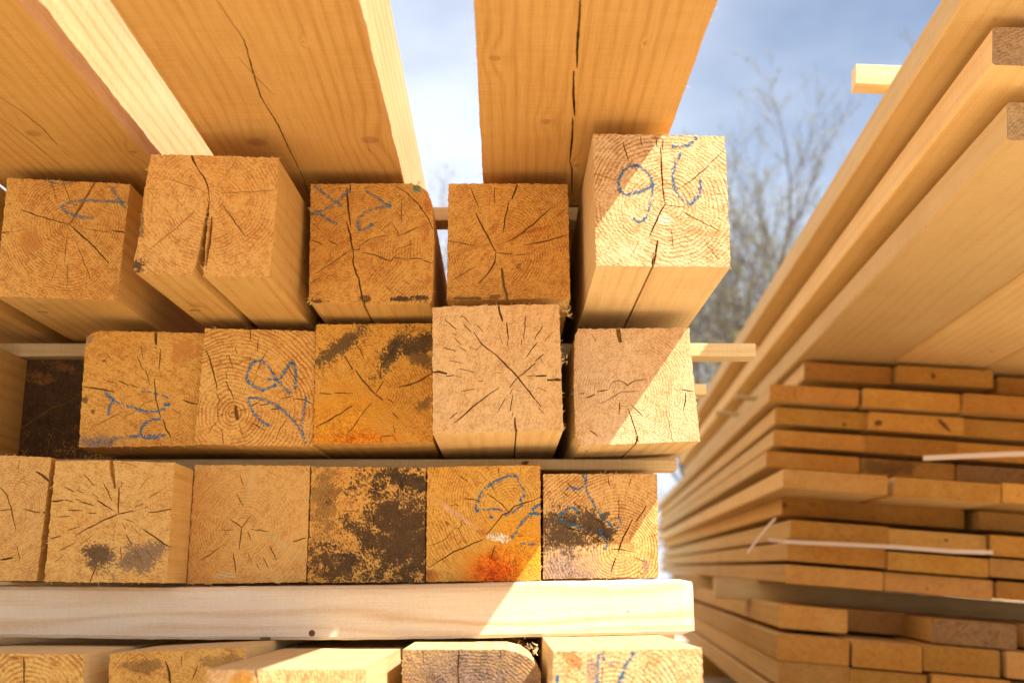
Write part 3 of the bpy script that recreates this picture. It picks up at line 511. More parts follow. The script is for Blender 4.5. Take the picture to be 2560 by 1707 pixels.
beam('bottom row beam mostly outside the frame, only its top under the spacer showing', [(-520, 1499), (-330, 1500), (-152, 1501), (-156, 1805), (-530, 1805)], 1.32, fuzz=0, side=M_side2)
# just outside the left edge, its side shows in the gap
beam('top row beam at the left edge, only its shaded side showing', [(-330, 405), (-30, 405), (-58, 681), (-340, 681)], 1.43, fuzz=0)

# ------------------------------------------------------------------ the long planks that overhang the camera
SLOPE = direction(VP).x
PLANK_GROUP = 'wide planks overhanging the near stack'
def long_plank(label, X0, X1, Zb, Zt, y0, y1, cracks, knots, light=(.60, .34, .10), dark=(.43, .205, .045), K=170, A=9., fuzzn=60, seed=0, topside=None):
    """X measured from the stack's own axis, Z from camera height; cracks and knots are picture points on the underside"""
    ys = [y0]
    while ys[-1] < y1: ys.append(ys[-1] + (.008 if ys[-1] < 1.9 else .25))
    def jx(y, k, a): return a * (mnoise.noise(Vector((y * 14, k + seed, 0))) + .5 * mnoise.noise(Vector((y * 60, k + seed, 5))))
    eL = [(X0 + SLOPE * y + jx(y, 1, .0012), y) for y in ys]; eR = [(X1 + SLOPE * y + jx(y, 7, .0012), y) for y in ys]
    tL = [(X0 + SLOPE * y + jx(y, 13, .0012), y) for y in ys]; tR = [(X1 + SLOPE * y + jx(y, 19, .0012), y) for y in ys]
    zb, zt = Zb + H, Zt + H
    kn = []
    for (px, py, r) in knots:
        q = on_level(px, py, Zb); kn.append((q.y, q.x, r))
    mat = side_mat('plank_wood', light, dark, kn, K=K, A=A, rnd=False, ringv=.55)
    smat = side_mat('plank_side', (.68, .425, .215), (.48, .265, .10), (), K=300, A=12, rnd=False, ringv=.6)  # sides painted paler than the underside for their washed-out sunlit look
    sl = []
    for line, w in cracks:
        pts = []
        for p in line: q = on_level(p[0], p[1], Zb); pts.append(Vector((q.x, q.y)))
        sl += slivers(pts, w, .0004)
    mb = MB()
    out = eL[::-1] + eR          # counter-clockwise seen from below is handled by flip
    out = [eL[0]] + eR[:0] + eR + eL[::-1][:-1]
    cut_panel(mb, out, sl, lambda p: Vector((p[0], p[1], zb)), Vector((0, 0, 1)), 0, 0, lambda p: (p[1], p[0]), depth=.018, flip=True)
    for e, t, k in ((eL, tL, 3.), (eR, tR, 6.)):
        for i in range(len(ys) - 1):
            a, b, c, d_ = e[i], e[i + 1], t[i + 1], t[i]
            mb.quad((a[0], a[1], zb), (b[0], b[1], zb), (c[0], c[1], zt), (d_[0], d_[1], zt), (a[1], k), (b[1], k), (b[1], k + zt - zb), (a[1], k + zt - zb), 1)
    for i in range(len(ys) - 1):
        a, b, c, d_ = tL[i], tL[i + 1], tR[i + 1], tR[i]
        mb.quad((a[0], a[1], zt), (b[0], b[1], zt), (c[0], c[1], zt), (d_[0], d_[1], zt), (a[1], a[0] + 9), (b[1], b[0] + 9), (b[1], c[0] + 9), (a[1], d_[0] + 9))
    for y, i in ((y0, 0), (ys[-1], -1)):
        mb.quad((eL[i][0], y, zb), (eR[i][0], y, zb), (tR[i][0], y, zt), (tL[i][0], y, zt), (0, 0), (.0, .2), (.1, .2), (.1, 0))
    o = mb.build('timber_plank', [mat, smat]); tag(o, label, 'plank', PLANK_GROUP)
    fb = MB()
    for _ in range(fuzzn):
        i = R.randrange(len(ys)); e = R.choice((eL, eR)); sgn = -1 if e is eL else 1
        if ys[i] > 1.8: continue
        fibre(fb, Vector((e[i][0], e[i][1], zb + R.uniform(0, .004))), Vector((sgn, R.uniform(-.6, .6), R.uniform(-.8, .5))).normalized(), R.uniform(.002, .008), .0005)
    tag(fb.build('edge_fibres', M_fib, o), kind='stuff')
    return o
def z1(pts): return [(x / 2.7516, y / 2.7516) for x, y in pts]
def z2(pts): return [(640 + x / 2.7516, y / 2.7516) for x, y in pts]
def z3(pts): return [(1080 + x / 2.751, y / 2.751) for x, y in pts]
Dp = lambda pts: [(x * S, y * S) for x, y in pts]
ZB = .572
long_plank('wide overhanging plank at the upper left, its right side striped by sun', -.735, -.487, ZB, .735, .42, 5.4,
           [(z1([(0, 670), (150, 770), (300, 890), (350, 950), (400, 1000)]), .0022), (z1([(420, 1030), (490, 1090)]), .0012), (z1([(0, 810), (200, 960), (480, 1200)]), .0014), (z1([(860, 1045), (900, 1060), (960, 1055)]), .001)],
           [(230 / 2.7516, 920 / 2.7516, .012), (915 / 2.7516, 1045 / 2.7516, .006), (690 / 2.75, 760 / 2.75, .0015)], seed=1, K=420, A=5, light=(.58, .325, .085), dark=(.42, .195, .038))
long_plank('wide overhanging plank with a long wavering crack and two dark knots', -.396, -.147, ZB, .728, .42, 5.4,
           [(Dp([(495, -5), (520, 35), (560, 92), (585, 180), (600, 225), (640, 290), (665, 345), (690, 395), (714, 460)]), .0022), (Dp([(545, 130), (590, 180), (632, 222)]), .0012), (Dp([(626, 350), (634, 362)]), .001), (Dp([(845, 340), (852, 352)]), .001)],
           [(590 * S, 327 * S, .014), (850 * S, 322 * S, .014), (640 * S, 182 * S, .0018), (697 * S, 97 * S, .002)], seed=2, K=420, A=6)
long_plank('centre overhanging plank with a broken dark crack along its underside', -.031, .213, ZB, .746, .42, 5.4,
           [(z3([(1020, 0), (1012, 150), (1000, 300), (996, 470)]), .0034), (z3([(975, 490), (972, 640), (980, 800)]), .0034), (z3([(968, 810), (965, 950), (948, 1120)]), .003), (z3([(950, 1120), (964, 1165), (960, 1250), (962, 1350)]), .0024), (z3([(755, 845), (785, 858), (815, 845)]), .0012)],
           [(1080 + 432 / 2.751, 403 / 2.751, .0075), (1080 + 785 / 2.751, 835 / 2.751, .007), (1080 + 990 / 2.751, 1140 / 2.751, .005), (1080 + 1460 / 2.751, 300 / 2.751, .0018)], seed=3, K=420, A=6, fuzzn=90)

# ------------------------------------------------------------------ spacer sticks and the white spacer beam
STICK_GROUP = 'thin spacer sticks of the near stack'
def box_mesh(mb, x0, x1, y0, y1, z0, z1, b=.0015, seg=14, jit=.0006):
    """a bevelled bar along x with slightly uneven edges"""
    sec = [(y0 + b, z0), (y1 - b, z0), (y1, z0 + b), (y1, z1 - b), (y1 - b, z1), (y0 + b, z1), (y0, z1 - b), (y0, z0 + b)]
    per = [0]
    for i in range(8): per.append(per[-1] + math.dist(sec[i], sec[(i + 1) % 8]))
    sd = R.uniform(0, 99); rows = []
    for k in range(seg + 1):
        x = x0 + (x1 - x0) * k / seg
        rows.append([mb.vert((x, y + jit * mnoise.noise(Vector((k * .7, i, sd))), z + jit * mnoise.noise(Vector((k * .7, i + 20, sd))))) for i, (y, z) in enumerate(sec)])
    for k in range(seg):
        for i in range(8):
            j = (i + 1) % 8; u0 = (x1 - x0) * k / seg; u1 = (x1 - x0) * (k + 1) / seg
            mb.face((rows[k][i], rows[k][j], rows[k + 1][j], rows[k + 1][i]), ((u0, per[i]), (u0, per[i + 1]), (u1, per[i + 1]), (u1, per[i])))
    mb.face(rows[0][::-1], [(p[0] * .5, p[1]) for p in sec[::-1]]); mb.face(rows[-1], [(p[0] * .5, p[1]) for p in sec])
def stick(label, x0, x1, y0, zb, t, w=.045, splinter=False):
    mb = MB(); box_mesh(mb, x0, x1, y0, y0 + w, zb + H, zb + t + H)
    o = mb.build('spacer_stick', M_stick); tag(o, label, 'spacer stick', STICK_GROUP)
    if splinter:
        fb = MB()
        for _ in range(30): fibre(fb, Vector((x1, y0 + R.uniform(0, w), zb + H + R.uniform(0, t))), Vector((1, R.uniform(-.3, .3), R.uniform(-.4, .4))).normalized(), R.uniform(.004, .014), .0016)
        tag(fb.build('splinters', M_fib, o), kind='stuff')
    return o
stick('thin spacer stick showing in the sky gap between two top row beams', -.86, .27, 1.55, .5465, .022)
stick('thin spacer stick under the overhanging planks, far behind the jutting beam', -.86, .24, 2.40, .549, .021)
stick('thin sunlit spacer stick poking out right of the stack, broken tip', -.86, .385, 1.645, .3545, .021, splinter=True)
stick('short bright spacer tip lower down, just behind the broken one', -.86, .368, 1.99, .3545, .021)
stick('thin spacer stick above the smaller lower row beam, sunlit only at its tip', -.86, .243, 1.575, .168, .016)
stick('hidden-end spacer stick resting between bottom rows deep in the stack', -.86, .25, 2.75, .168, .016)

mb = MB(); box_mesh(mb, -.95, .25, 1.70, 1.79, H - .079, H + .0085, b=.002)  # hidden spacer, added to block the bright background behind the narrow gaps
tag(mb.build('spacer_beam', M_stick), 'added hidden spacer beam under the lower row, blocking light through the narrow gap', 'spacer beam')
poly = [(-330, 1341), (60, 1344), (414, 1347), (900, 1342), (1250, 1334), (1586, 1328.5), (1592, 1335), (1591, 1455), (1100, 1465), (800, 1469), (414, 1468), (-330, 1459)]
def spacer_beam():
    d = 1.462
    top = [(-330, 1341), (60, 1344), (414, 1347), (900, 1342), (1250, 1334), (1592, 1328.5)]
    bot = [(-330, 1459), (60, 1463), (414, 1468), (800, 1469), (1100, 1465), (1591, 1455)]
    def lerp(line, x):
        for a, b in zip(line[:-1], line[1:]):
            if a[0] <= x <= b[0]: return a[1] + (b[1] - a[1]) * (x - a[0]) / (b[0] - a[0])
        return line[-1][1]
    mb = MB(); rows = []; n = 70
    for k in range(n + 1):
        px = -330 + (1591.5 + 330) * k / n
        pt = at(px * S, lerp(top, px) * S, d); pb = at(px * S, lerp(bot, px) * S, d)
        x = pt.x; z1_, z0_ = pt.z, pb.z
        e = .004 if k == n else 0
        sec = [(d + .003 + e, z0_ + e), (d + .075, z0_ + e), (d + .075, z1_ - e), (d + .012, z1_ - e), (d + .005 + e * .6, z1_ - .0015 - e), (d + .001 + e * .6, z1_ - .006 - e), (d + e * .6, z1_ - .012), (d + e * .6, z0_ + .004)]
        rows.append([mb.vert((x, y + R.uniform(-.0003, .0003), z + R.uniform(-.0004, .0004))) for y, z in sec])
    vv = [0, .075, .15, .21, .218, .224, .23, .282, .29]
    for k in range(n):
        for i in range(8):
            j = (i + 1) % 8; u0, u1 = k * .0165, (k + 1) * .0165
            mb.face((rows[k][i], rows[k][j], rows[k + 1][j], rows[k + 1][i]), ((u0, vv[i]), (u0, vv[i + 1]), (u1, vv[i + 1]), (u1, vv[i])))
    mb.face(rows[-1], [(v[0] * .02, v[1] * .02) for v in ((0, 0), (4, 0), (4, 3), (1, 3), (.5, 3), (.2, 2.8), (0, 2.5), (0, .3))]); mb.face(rows[0][::-1], [(0, 0)] * 8)
    o = mb.build('spacer_beam', M_pale); tag(o, 'long whitish planed spacer beam lying across the front under the lower row', 'spacer beam')
    kb = MB(); c = at(450 * S + 912 / 2.766 - 450 * S + 450, 1140 + 1222 / 2.766, d - .0006)
    v = [kb.vert((c.x + .0042 * math.cos(a) , d - .0008, c.z + .0042 * math.sin(a))) for a in [i * math.tau / 14 for i in range(14)]]
    kb.face(v[::-1], [(0, 0)] * 14)
    m, g = newmat('pin_knot'); g.out((.14, .06, .03), .8); kb.build('knot', m, o)
    fb = MB()
    for _ in range(70):
        k = R.randrange(n); p = Vector(mb.v[rows[k][R.choice((0, 7))]]); fibre(fb, p, Vector((R.uniform(-1, 1), -1, R.uniform(-1, 0))).normalized(), R.uniform(.002, .006), .0005)
    tag(fb.build('edge_fibres', M_fib, o), kind='stuff')
spacer_beam()
# bark crumb caught under the spacer
def crumb(label, px, py, d, n, size):
    bm = bmesh.new(); c = at(px, py, d)
    for k in range(n):
        r = bmesh.ops.create_icosphere(bm, subdivisions=2, radius=size * R.uniform(.5, 1))
        off = Vector((R.uniform(-1, 1) * size * 1.6, R.uniform(-.3, .3) * size, R.uniform(-.2, .4) * size))
        for v in r['verts']: v.co = Vector((v.co.x * 1.5, v.co.y, v.co.z * .7)) * (1 + .5 * mnoise.noise(v.co * 400 + Vector((k, 0, 0)))) + off + c
    me = bpy.data.meshes.new('bark_crumb'); bm.to_mesh(me); bm.free(); me.materials.append(M_bark)
    o = bpy.data.objects.new('bark_crumb', me); col.objects.link(o); tag(o, label, 'bark crumb')
m, g = newmat('bark'); oc = g.n('ShaderNodeTexCoord').outputs['Object']; nn = g.noise(oc, 300, 4)
g.out(g.mix(nn, (.05, .035, .012), (.22, .16, .07)), .9, g.bump(nn, .001)); M_bark = m
crumb('dark crumb of bark and moss under the white spacer beam', 450 + 580 / 2.766, 1140 + 1262 / 2.766, 1.452, 5, .0032)
crumb('small brown bark crumb lying on a bottom row beam', 1180 / 2.672, 1120 + 1345 / 2.672, 1.36, 3, .0028)

# sleepers that carry the near stack
for k, y in enumerate((1.75, 3.4, 5.0)):
    mb = MB(); box_mesh(mb, -.95, .42, y, y + .15, .0, H - .235, b=.006)
    o = mb.build('sleeper', M_side); tag(o, ['front sleeper carrying the near stack on the ground', 'middle sleeper carrying the near stack on the ground', 'rear sleeper carrying the near stack on the ground'][k], 'sleeper', 'sleepers under the near stack')

# ------------------------------------------------------------------ the board stack on the right
KS = 1.26
KQ = 1.20
U = direction((1375 * S, 1300 * S)).normalized(); roll = math.radians(4.6)
Rr = Vector((U.y * math.cos(roll), -U.x * math.cos(roll), -math.sin(roll))).normalized(); Nn = Rr.cross(U).normalized(); UU = U; UQ = U
M_bside = [side_mat('board_side', (.76, .515, .23), (.60, .36, .13), K=240, A=10, ringv=.4, streak=.6), side_mat('board_side_warm', (.74, .475, .18), (.55, .30, .09), K=260, A=9, ringv=.45, streak=.6)]
M_bend = [end_mat('board_end', (0, -.10), rnd=True, ringv=.65, light=(0.572, 0.308, 0.071), dark=(0.376, 0.156, 0.026), lam=.0065),
          end_mat('board_end_brown', (0, .12), rnd=True, ringv=.65, light=(0.519, 0.269, 0.060), dark=(0.322, 0.130, 0.023), lam=.006),
          end_mat('board_end_pale', (0, -.12), rnd=True, ringv=.6, light=(0.608, 0.347, 0.105), dark=(0.429, 0.200, 0.045), lam=.005)]
M_bdark = end_mat('board_end_weathered', (0, -.15), rnd=True, ringv=.2, light=(0.312, 0.190, 0.080), dark=(0.073, 0.043, 0.020), lam=.004, fuzz=1.0)
M_bgrey = end_mat('plank_end_weathered', (0, -.15), rnd=True, ringv=.3, light=(.52, .34, .17), dark=(.22, .13, .06), lam=.005)
M_bspot = end_mat('board_end_spotted', (0, -.15), rnd=True, ringv=.3, light=(0.645, 0.360, 0.090), dark=(0.395, 0.169, 0.031), stains=[(-.05, 0, .10, .03, 0, (.10, .05, .02), .7, 2.2, 30)])
m_, g_ = newmat('board_knot'); o_ = g_.n('ShaderNodeTexCoord').outputs['Object']; g_.out(g_.mix(g_.noise(o_, 120, 3), (.07, .03, .012), (.22, .10, .035)), .85); M_bknot = m_
MARKS = {(2, 1): [(.80, .5, .026, .006, -.8), (.10, .4, .012, .008, .3)], (2, 0): [(.75, .2, .007, .005, 0)], (0, 1): [(.38, .5, .006, .010, 0)], (1, 0): [(.28, .5, .0012, .022, .05)], (6, 0): [(.03, .55, .005, .009, 0), (.35, .7, .006, .003, 0)], (4, 1): [(.3, .3, .02, .006, .1)], (7, 1): [(.6, .6, .005, .004, 0)], (9, 1): [(.4, .3, .004, .003, 0)]}
BOARD_GROUP = 'boards of the right-hand stack'
def board(o0, w, t, L, label, endm, sidem=None, bow=0., cat='board', group=BOARD_GROUP, name='board', U=None, marks=()):
    U = U or UU
    """o0 = front, lower left corner"""
    mb = MB(); b = .003; rows = []
    sec = [(b, 0), (w - b, 0), (w, b), (w, t - b), (w - b, t), (b, t), (0, t - b), (0, b)]
    per = [0]
    for i in range(8): per.append(per[-1] + math.dist(sec[i], sec[(i + 1) % 8]))
    sd = R.uniform(0, 99); nseg = 10
    for k in range(nseg + 1):
        s = L * k / nseg
        q = []
        for i, (a, c) in enumerate(sec):
            j1 = .0012 * mnoise.noise(Vector((k * .8, i, sd))); j2 = .0012 * mnoise.noise(Vector((k * .8, i + 30, sd)))
            q.append(mb.vert(o0 + Rr * (a + j1) + Nn * (c + j2 + bow * math.sin(math.pi * k / nseg)) + U * s))
        rows.append(q)
    for k in range(nseg):
        for i in range(8):
            j = (i + 1) % 8; u0, u1 = L * k / nseg, L * (k + 1) / nseg
            mb.face((rows[k][i], rows[k + 1][i], rows[k + 1][j], rows[k][j]), ((u0, per[i]), (u1, per[i]), (u1, per[i + 1]), (u0, per[i + 1])))
    mb.face(rows[-1][::-1], [(0, 0)] * 8)
    body = mb.build(name, sidem or R.choice(M_bside)); tag(body, label, cat, group)
    eb = MB()
    # rounded, slightly hollowed sawn end
    idx = [eb.vert(o0 + Rr * (a) + Nn * c - U * .0004) for a, c in sec]
    eb.face(idx, [(a - w / 2, c - t / 2) for a, c in sec])
    eb.build('end_grain', endm, body)
    for (ka, kc, ra, rc, ang) in marks:
        kb = MB(); v = []
        for q in range(12):
            x_ = ra * math.cos(q * math.tau / 12) * R.uniform(.8, 1.1); y_ = rc * math.sin(q * math.tau / 12) * R.uniform(.8, 1.1)
            v.append(kb.vert(o0 + Rr * (ka * w + x_ * math.cos(ang) - y_ * math.sin(ang)) + Nn * (kc * t + x_ * math.sin(ang) + y_ * math.cos(ang)) - U * .0010))
        kb.face(v, [(0, 0)] * 12); kb.build('knot', M_bknot, body)
    return body
def corner(px, py, d): return at(px * S, py * S, d)
ordin = ['first', 'second', 'third', 'fourth', 'fifth', 'sixth', 'seventh', 'eighth', 'ninth', 'tenth']
spot = ['left corner', 'second', 'third', 'fourth']
# row: (top-left pixel, depth, thickness, [widths], [protrusion per board], ends)
rowsR = [
    ((1845, 830), 2.35, .041, [(.193, 0, 0), (.205, .005, .05), (.20, .035, -.02), (.19, .004, 0)], [1, 1, 1, 0]),
    ((1771, 878), 2.30, .041, [(.193, 0, 0), (.205, .005, 0), (.20, .004, .01), (.19, .004, 0)], [0, 0, 1, 1]),
    ((1777, 931.5), 2.33, .041, [(.20, 0, 0), (.20, .004, 0), (.20, .003, .0), (.19, .004, 0)], [0, 0, 0, 1]),
    ((1769, 985), 2.33, .038, [(.20, 0, 0), (.195, .002, .005), (.20, .003, .0), (.19, .004, 0)], [0, 1, 1, 0]),
    ((1764, 1034), 2.33, .037, [(.20, 0, 0), (.20, .002, -.01), (.20, .004, -.02), (.19, .004, 0)], [0, 4, 3, 4]),
    ((1810, 1073), 2.10, .041, [(.20, 0, 0), (.20, .005, .01), (.20, .005, -.01), (.19, .004, 0)], [2, 0, 0, 0]),
    ((1789.5, 1141), 2.35, .041, [(.20, 0, 0), (.19, .005, .01), (.20, .022, .05), (.19, .004, 0)], [1, 1, 2, 0]),
    ((1808, 1192), 2.25, .043, [(.20, 0, 0), (.20, .003, .005), (.20, .004, .0), (.19, .004, 0)], [0, 2, 0, 0]),
    ((1808, 1245), 2.25, .040, [(.20, 0, 0), (.20, .004, .005), (.20, .004, .0), (.19, .004, 0)], [0, 0, 2, 0]),
    ((1800, 1294), 2.28, .040, [(.20, 0, 0), (.22, .005, .0), (.20, .004, .0), (.19, .004, 0)], [2, 2, 0, 0]),
]
ENDS = [M_bend[0], M_bend[1], M_bend[2], M_bdark, M_bspot]
for ri, (tl, d, t, bs, em) in enumerate(rowsR):
    d *= KS; t *= KS * .955
    P = corner(tl[0], tl[1], d) - Nn * t
    x = 0
    for bi, ((w, gap, pr), e) in enumerate(zip(bs, em)):
        x += gap
        extra = {0: 'plain tan', 1: 'darker tan', 2: 'pale', 3: 'dark weathered', 4: 'brown spotted'}[e]
        feat = ' jutting forward' if (pr > .03 or ri == 5) else ''
        lab = f'{extra} board{feat}, {spot[bi]} in the {ordin[ri]} row under the overhanging planks'
        board(P + Rr * x - U * (pr + R.uniform(-.012, .012)) + Rr * (R.uniform(-.012, .010) if bi == 0 else 0) + Nn * R.uniform(-.0025, .0025), w * KS - R.uniform(0, .004), t * R.uniform(.94, 1.0), 5.7 + R.uniform(-.1, .1), lab, ENDS[e], marks=MARKS.get((ri, bi), ()))
        x += w * KS
# packs rest on a cross bearer
o0 = corner(1646, 1330, 2.70 * KS) - Nn * .056
def cross_bar(o0, L, w, t, label, mat, name='cross_bearer', cat='bearer', group='cross bearers of the right-hand stack'):
    mb = MB(); b = .003; rows = []
    sec = [(b, 0), (w - b, 0), (w, b), (w, t - b), (w - b, t), (b, t), (0, t - b), (0, b)]
    for k in range(7):
        rows.append([mb.vert(o0 + Rr * (L * k / 6) + U * a + Nn * (c + R.uniform(-.0005, .0005))) for a, c in sec])
    for k in range(6):
        for i in range(8):
            j = (i + 1) % 8; mb.face((rows[k][i], rows[k][j], rows[k + 1][j], rows[k + 1][i]), ((L * k / 6, i * .02), (L * k / 6, i * .02 + .02), (L * (k + 1) / 6, i * .02 + .02), (L * (k + 1) / 6, i * .02)))
    mb.face(rows[0][::-1], [(a, c) for a, c in sec[::-1]]); mb.face(rows[-1], [(a, c) for a, c in sec])
    o = mb.build(name, mat); tag(o, label, cat, group); return o
cross_bar(o0, 1.75, .10, .062, 'bearer poking out left between the two packs of boards', M_stick)
cross_bar(corner(1646, 1330, 2.70 * KS) - Nn * .056 + U * 1.9, 1.75, .10, .062, 'bearer between the two packs of boards, far along the stack', M_stick)
rowsL = [
    ((1782, 1386), 2.30, .052, [(.142, 0, 0), (.165, .0, -.16), (.165, -.012, .07), (.15, .05, .0), (.15, .004, .0), (.15, .004, 0), (.15, .004, 0)], [2, 2, 3, 2, 2, 0, 0]),
    ((1786, 1452), 2.22, .055, [(.142, 0, 0), (.135, .007, 0), (.148, .005, .0), (.15, .012, .0), (.15, .004, .0), (.15, .004, 0)], [0, 1, 0, 2, 2, 0]),
    ((1782, 1516), 2.22, .055, [(.142, 0, 0), (.15, .006, 0), (.15, .005, .0), (.15, .012, .0), (.15, .004, .0), (.15, .004, 0)], [2, 0, 0, 2, 2, 0]),
    ((1790, 1580), 2.22, .055, [(.142, 0, 0), (.15, .006, 0), (.15, .005, .0), (.15, .012, .0)], [2, 0, 0, 2]),
]
spot7 = ['left corner', 'second', 'third', 'fourth', 'fifth', 'sixth', 'seventh']
for ri, (tl, d, t, bs, em) in enumerate(rowsL):
    d *= KS; t *= KS * .925
    P = corner(tl[0], tl[1], d) - Nn * t; x = 0
    for bi, ((w, gap, pr), e) in enumerate(zip(bs, em)):
        x += gap
        extra = {0: 'plain tan', 1: 'darker tan', 2: 'pale', 3: 'dark weathered', 4: 'brown spotted'}[e]
        board(P + Rr * x - U * (pr + R.uniform(-.012, .012)) + Rr * (R.uniform(-.012, .010) if bi == 0 else 0) + Nn * R.uniform(-.003, .003), w * KS - R.uniform(0, .004), t * R.uniform(.94, 1.0), 5.6, f'{extra} narrow board, {spot7[bi]} in the {ordin[ri]} row of the lower right pack', ENDS[e])
        x += w * KS
cross_bar(corner(1700, 1650, 2.6 * KS) - Nn * .10, 1.5, .12, .11, 'ground bearer under the front of the lower pack on the right', M_side)
cross_bar(corner(1700, 1650, 2.6 * KS) - Nn * .10 + U * 2.4, 1.5, .12, .11, 'ground bearer under the far half of the lower pack on the right', M_side)
# the three layers of overhanging planks: (front lower-left pixel, depth, thickness)
for li, (pp, d, t, endm, lname, n) in enumerate([((2314, 322), 1.152, .047, M_bgrey, 'lowest', 6), ((2280, 150), 1.105, .047, M_bgrey, 'middle', 5), ((2193, 34), 1.109, .048, M_bend[0], 'uppermost', 5)]):
    d *= KQ; P = corner(pp[0], pp[1], d); x = 0
    if li == 2: P = P - UQ * .055
    for k in range(n):
        w = [.215, .205, .21, .20, .21, .2][k] * KQ
        nm = f'{lname} overhanging layer, right-hand stack, ' + ['its left edge board beside the sky', 'second board from the sky', 'third board from the sky', 'fourth board from the sky', 'fifth board from the sky', 'sixth board from the sky'][k]
        board(P + Rr * x - UQ * (0 if k == 0 else R.uniform(-.03, .01)), w, t * KQ, 5.8, 'plank of the ' + nm, endm, M_bside[0], cat='plank', group='overhanging planks of the right-hand stack', name='overhanging_plank', U=UQ)
        x += w + .002
# sticks between those layers and the block on top
def small_stick(label, px, py, d, back, L, w, t, mat=None, side=.0):
    o = cross_bar(corner(px, py, d) - Rr * side, L, w, t, label, mat or M_stick, name='spacer_stick', cat='spacer stick', group='spacer sticks of the right-hand stack'); return o
small_stick('small spacer stick between the uppermost and middle overhanging planks', 2049, 338, 1.56 * KQ, 0, 1.0, .045, .022)
small_stick('small spacer stick between the middle and lowest overhanging planks', 2080, 468, 1.58 * KQ, 0, 1.0, .045, .02)
small_stick('chunky sunlit spacer block sticking out left over the uppermost plank', 1966, 195, 1.43 * KQ, 0, 1.2, .036, .040, M_stick)
small_stick('thin spacer tip poking out of the right stack side, under the overhanging planks', 1690, 914, 3.5, 0, .5, .04, .012)
small_stick('thin spacer tip poking out of the right stack side, farther back', 1645, 950, 4.3, 0, .5, .04, .014)
# loose pale strips of strapping
def strip(label, pts, wid):
    mb = MB(); n = len(pts)
    P = [corner(*p) for p in pts]
    for i in range(n - 1):
        a, b = P[i], P[i + 1]; up = Vector((0, 0, wid / 2)); fy = Vector((0, -.0015, 0))
        mb.quad(a - up, b - up, b + up, a + up, (0, 0), (1, 0), (1, 1), (0, 1)); mb.quad(a - up + fy, a + up + fy, b + up + fy, b - up + fy, (0, 0), (1, 0), (1, 1), (0, 1))
        mb.quad(a + up, b + up, b + up + fy, a + up + fy, (0, 0), (1, 0), (1, 1), (0, 1)); mb.quad(a - up, a - up + fy, b - up + fy, b - up, (0, 0), (1, 0), (1, 1), (0, 1))
    o = mb.build('strap', M_strap); tag(o, label, 'strap', 'loose packing straps')
m, g = newmat('strap_plastic'); g.out((.70, .56, .44), .5); M_strap = m
strip('pale slack strap across the board ends of the upper right-hand pack', [(1764, 1239, 2.865), (1800, 1243, 2.816), (1920, 1249, 2.784), (2060, 1256, 2.752), (2190, 1266, 2.725), (2280, 1268, 2.725)], .010)
strip('short pale strap end hanging off the left side of the upper right-hand pack', [(1781, 1190, 2.811), (1760, 1212, 2.816), (1738, 1240, 2.822), (1716, 1270, 2.822)], .008)
strip('pale strip lying in the gap over the jutting row at the right edge', [(2120, 1052, 2.606), (2200, 1048, 2.585), (2290, 1044, 2.552), (2400, 1040, 2.520)], .012)

# ------------------------------------------------------------------ ground
m, g = newmat('yard_gravel'); oc = g.n('ShaderNodeTexCoord').outputs['Object']
n1 = g.noise(oc, 1.2, 4); n2 = g.noise(oc, 90, 3, .7)
c = g.mix(n1, (.60, .48, .34), (.46, .36, .25)); c = g.mix(g.mul(n2, .7), c, (.66, .55, .41))
g.out(c, .95, g.bump(n2, .008)); 
bm = bmesh.new(); bmesh.ops.create_grid(bm, x_segments=60, y_segments=60, size=150)
for v in bm.verts: v.co.z = -.02 + (.25 * mnoise.noise(v.co * .05) if v.co.length > 14 else 0)
me = bpy.data.meshes.new('ground'); bm.to_mesh(me); bm.free(); me.materials.append(m)
o = bpy.data.objects.new('ground', me); col.objects.link(o); tag(o, kind='structure')

# ------------------------------------------------------------------ trees beyond the yard
m, g = newmat('bare_bark'); oc = g.n('ShaderNodeTexCoord').outputs['Object']; g.out(g.mix(g.noise(oc, 12, 3), (.12, .10, .088), (.22, .19, .165)), .9); M_trunk = m
m, g = newmat('young_leaf'); oc = g.n('ShaderNodeTexCoord').outputs['Object']; g.out(g.mix(g.noise(oc, 3, 2), (.15, .16, .055), (.21, .19, .08)), .8); M_leaf = m
def tube(mb, p, q, r0, r1, sides=5):
    d = (q - p)
    if d.length < 1e-6: return
    d.normalize(); a = d.orthogonal().normalized(); b = d.cross(a)
    A = [mb.vert(p + (a * math.cos(i * math.tau / sides) + b * math.sin(i * math.tau / sides)) * r0) for i in range(sides)]
    B = [mb.vert(q + (a * math.cos(i * math.tau / sides) + b * math.sin(i * math.tau / sides)) * r1) for i in range(sides)]
    for i in range(sides):
        j = (i + 1) % sides; mb.face((A[i], A[j], B[j], B[i]), ((0, 0),) * 4)
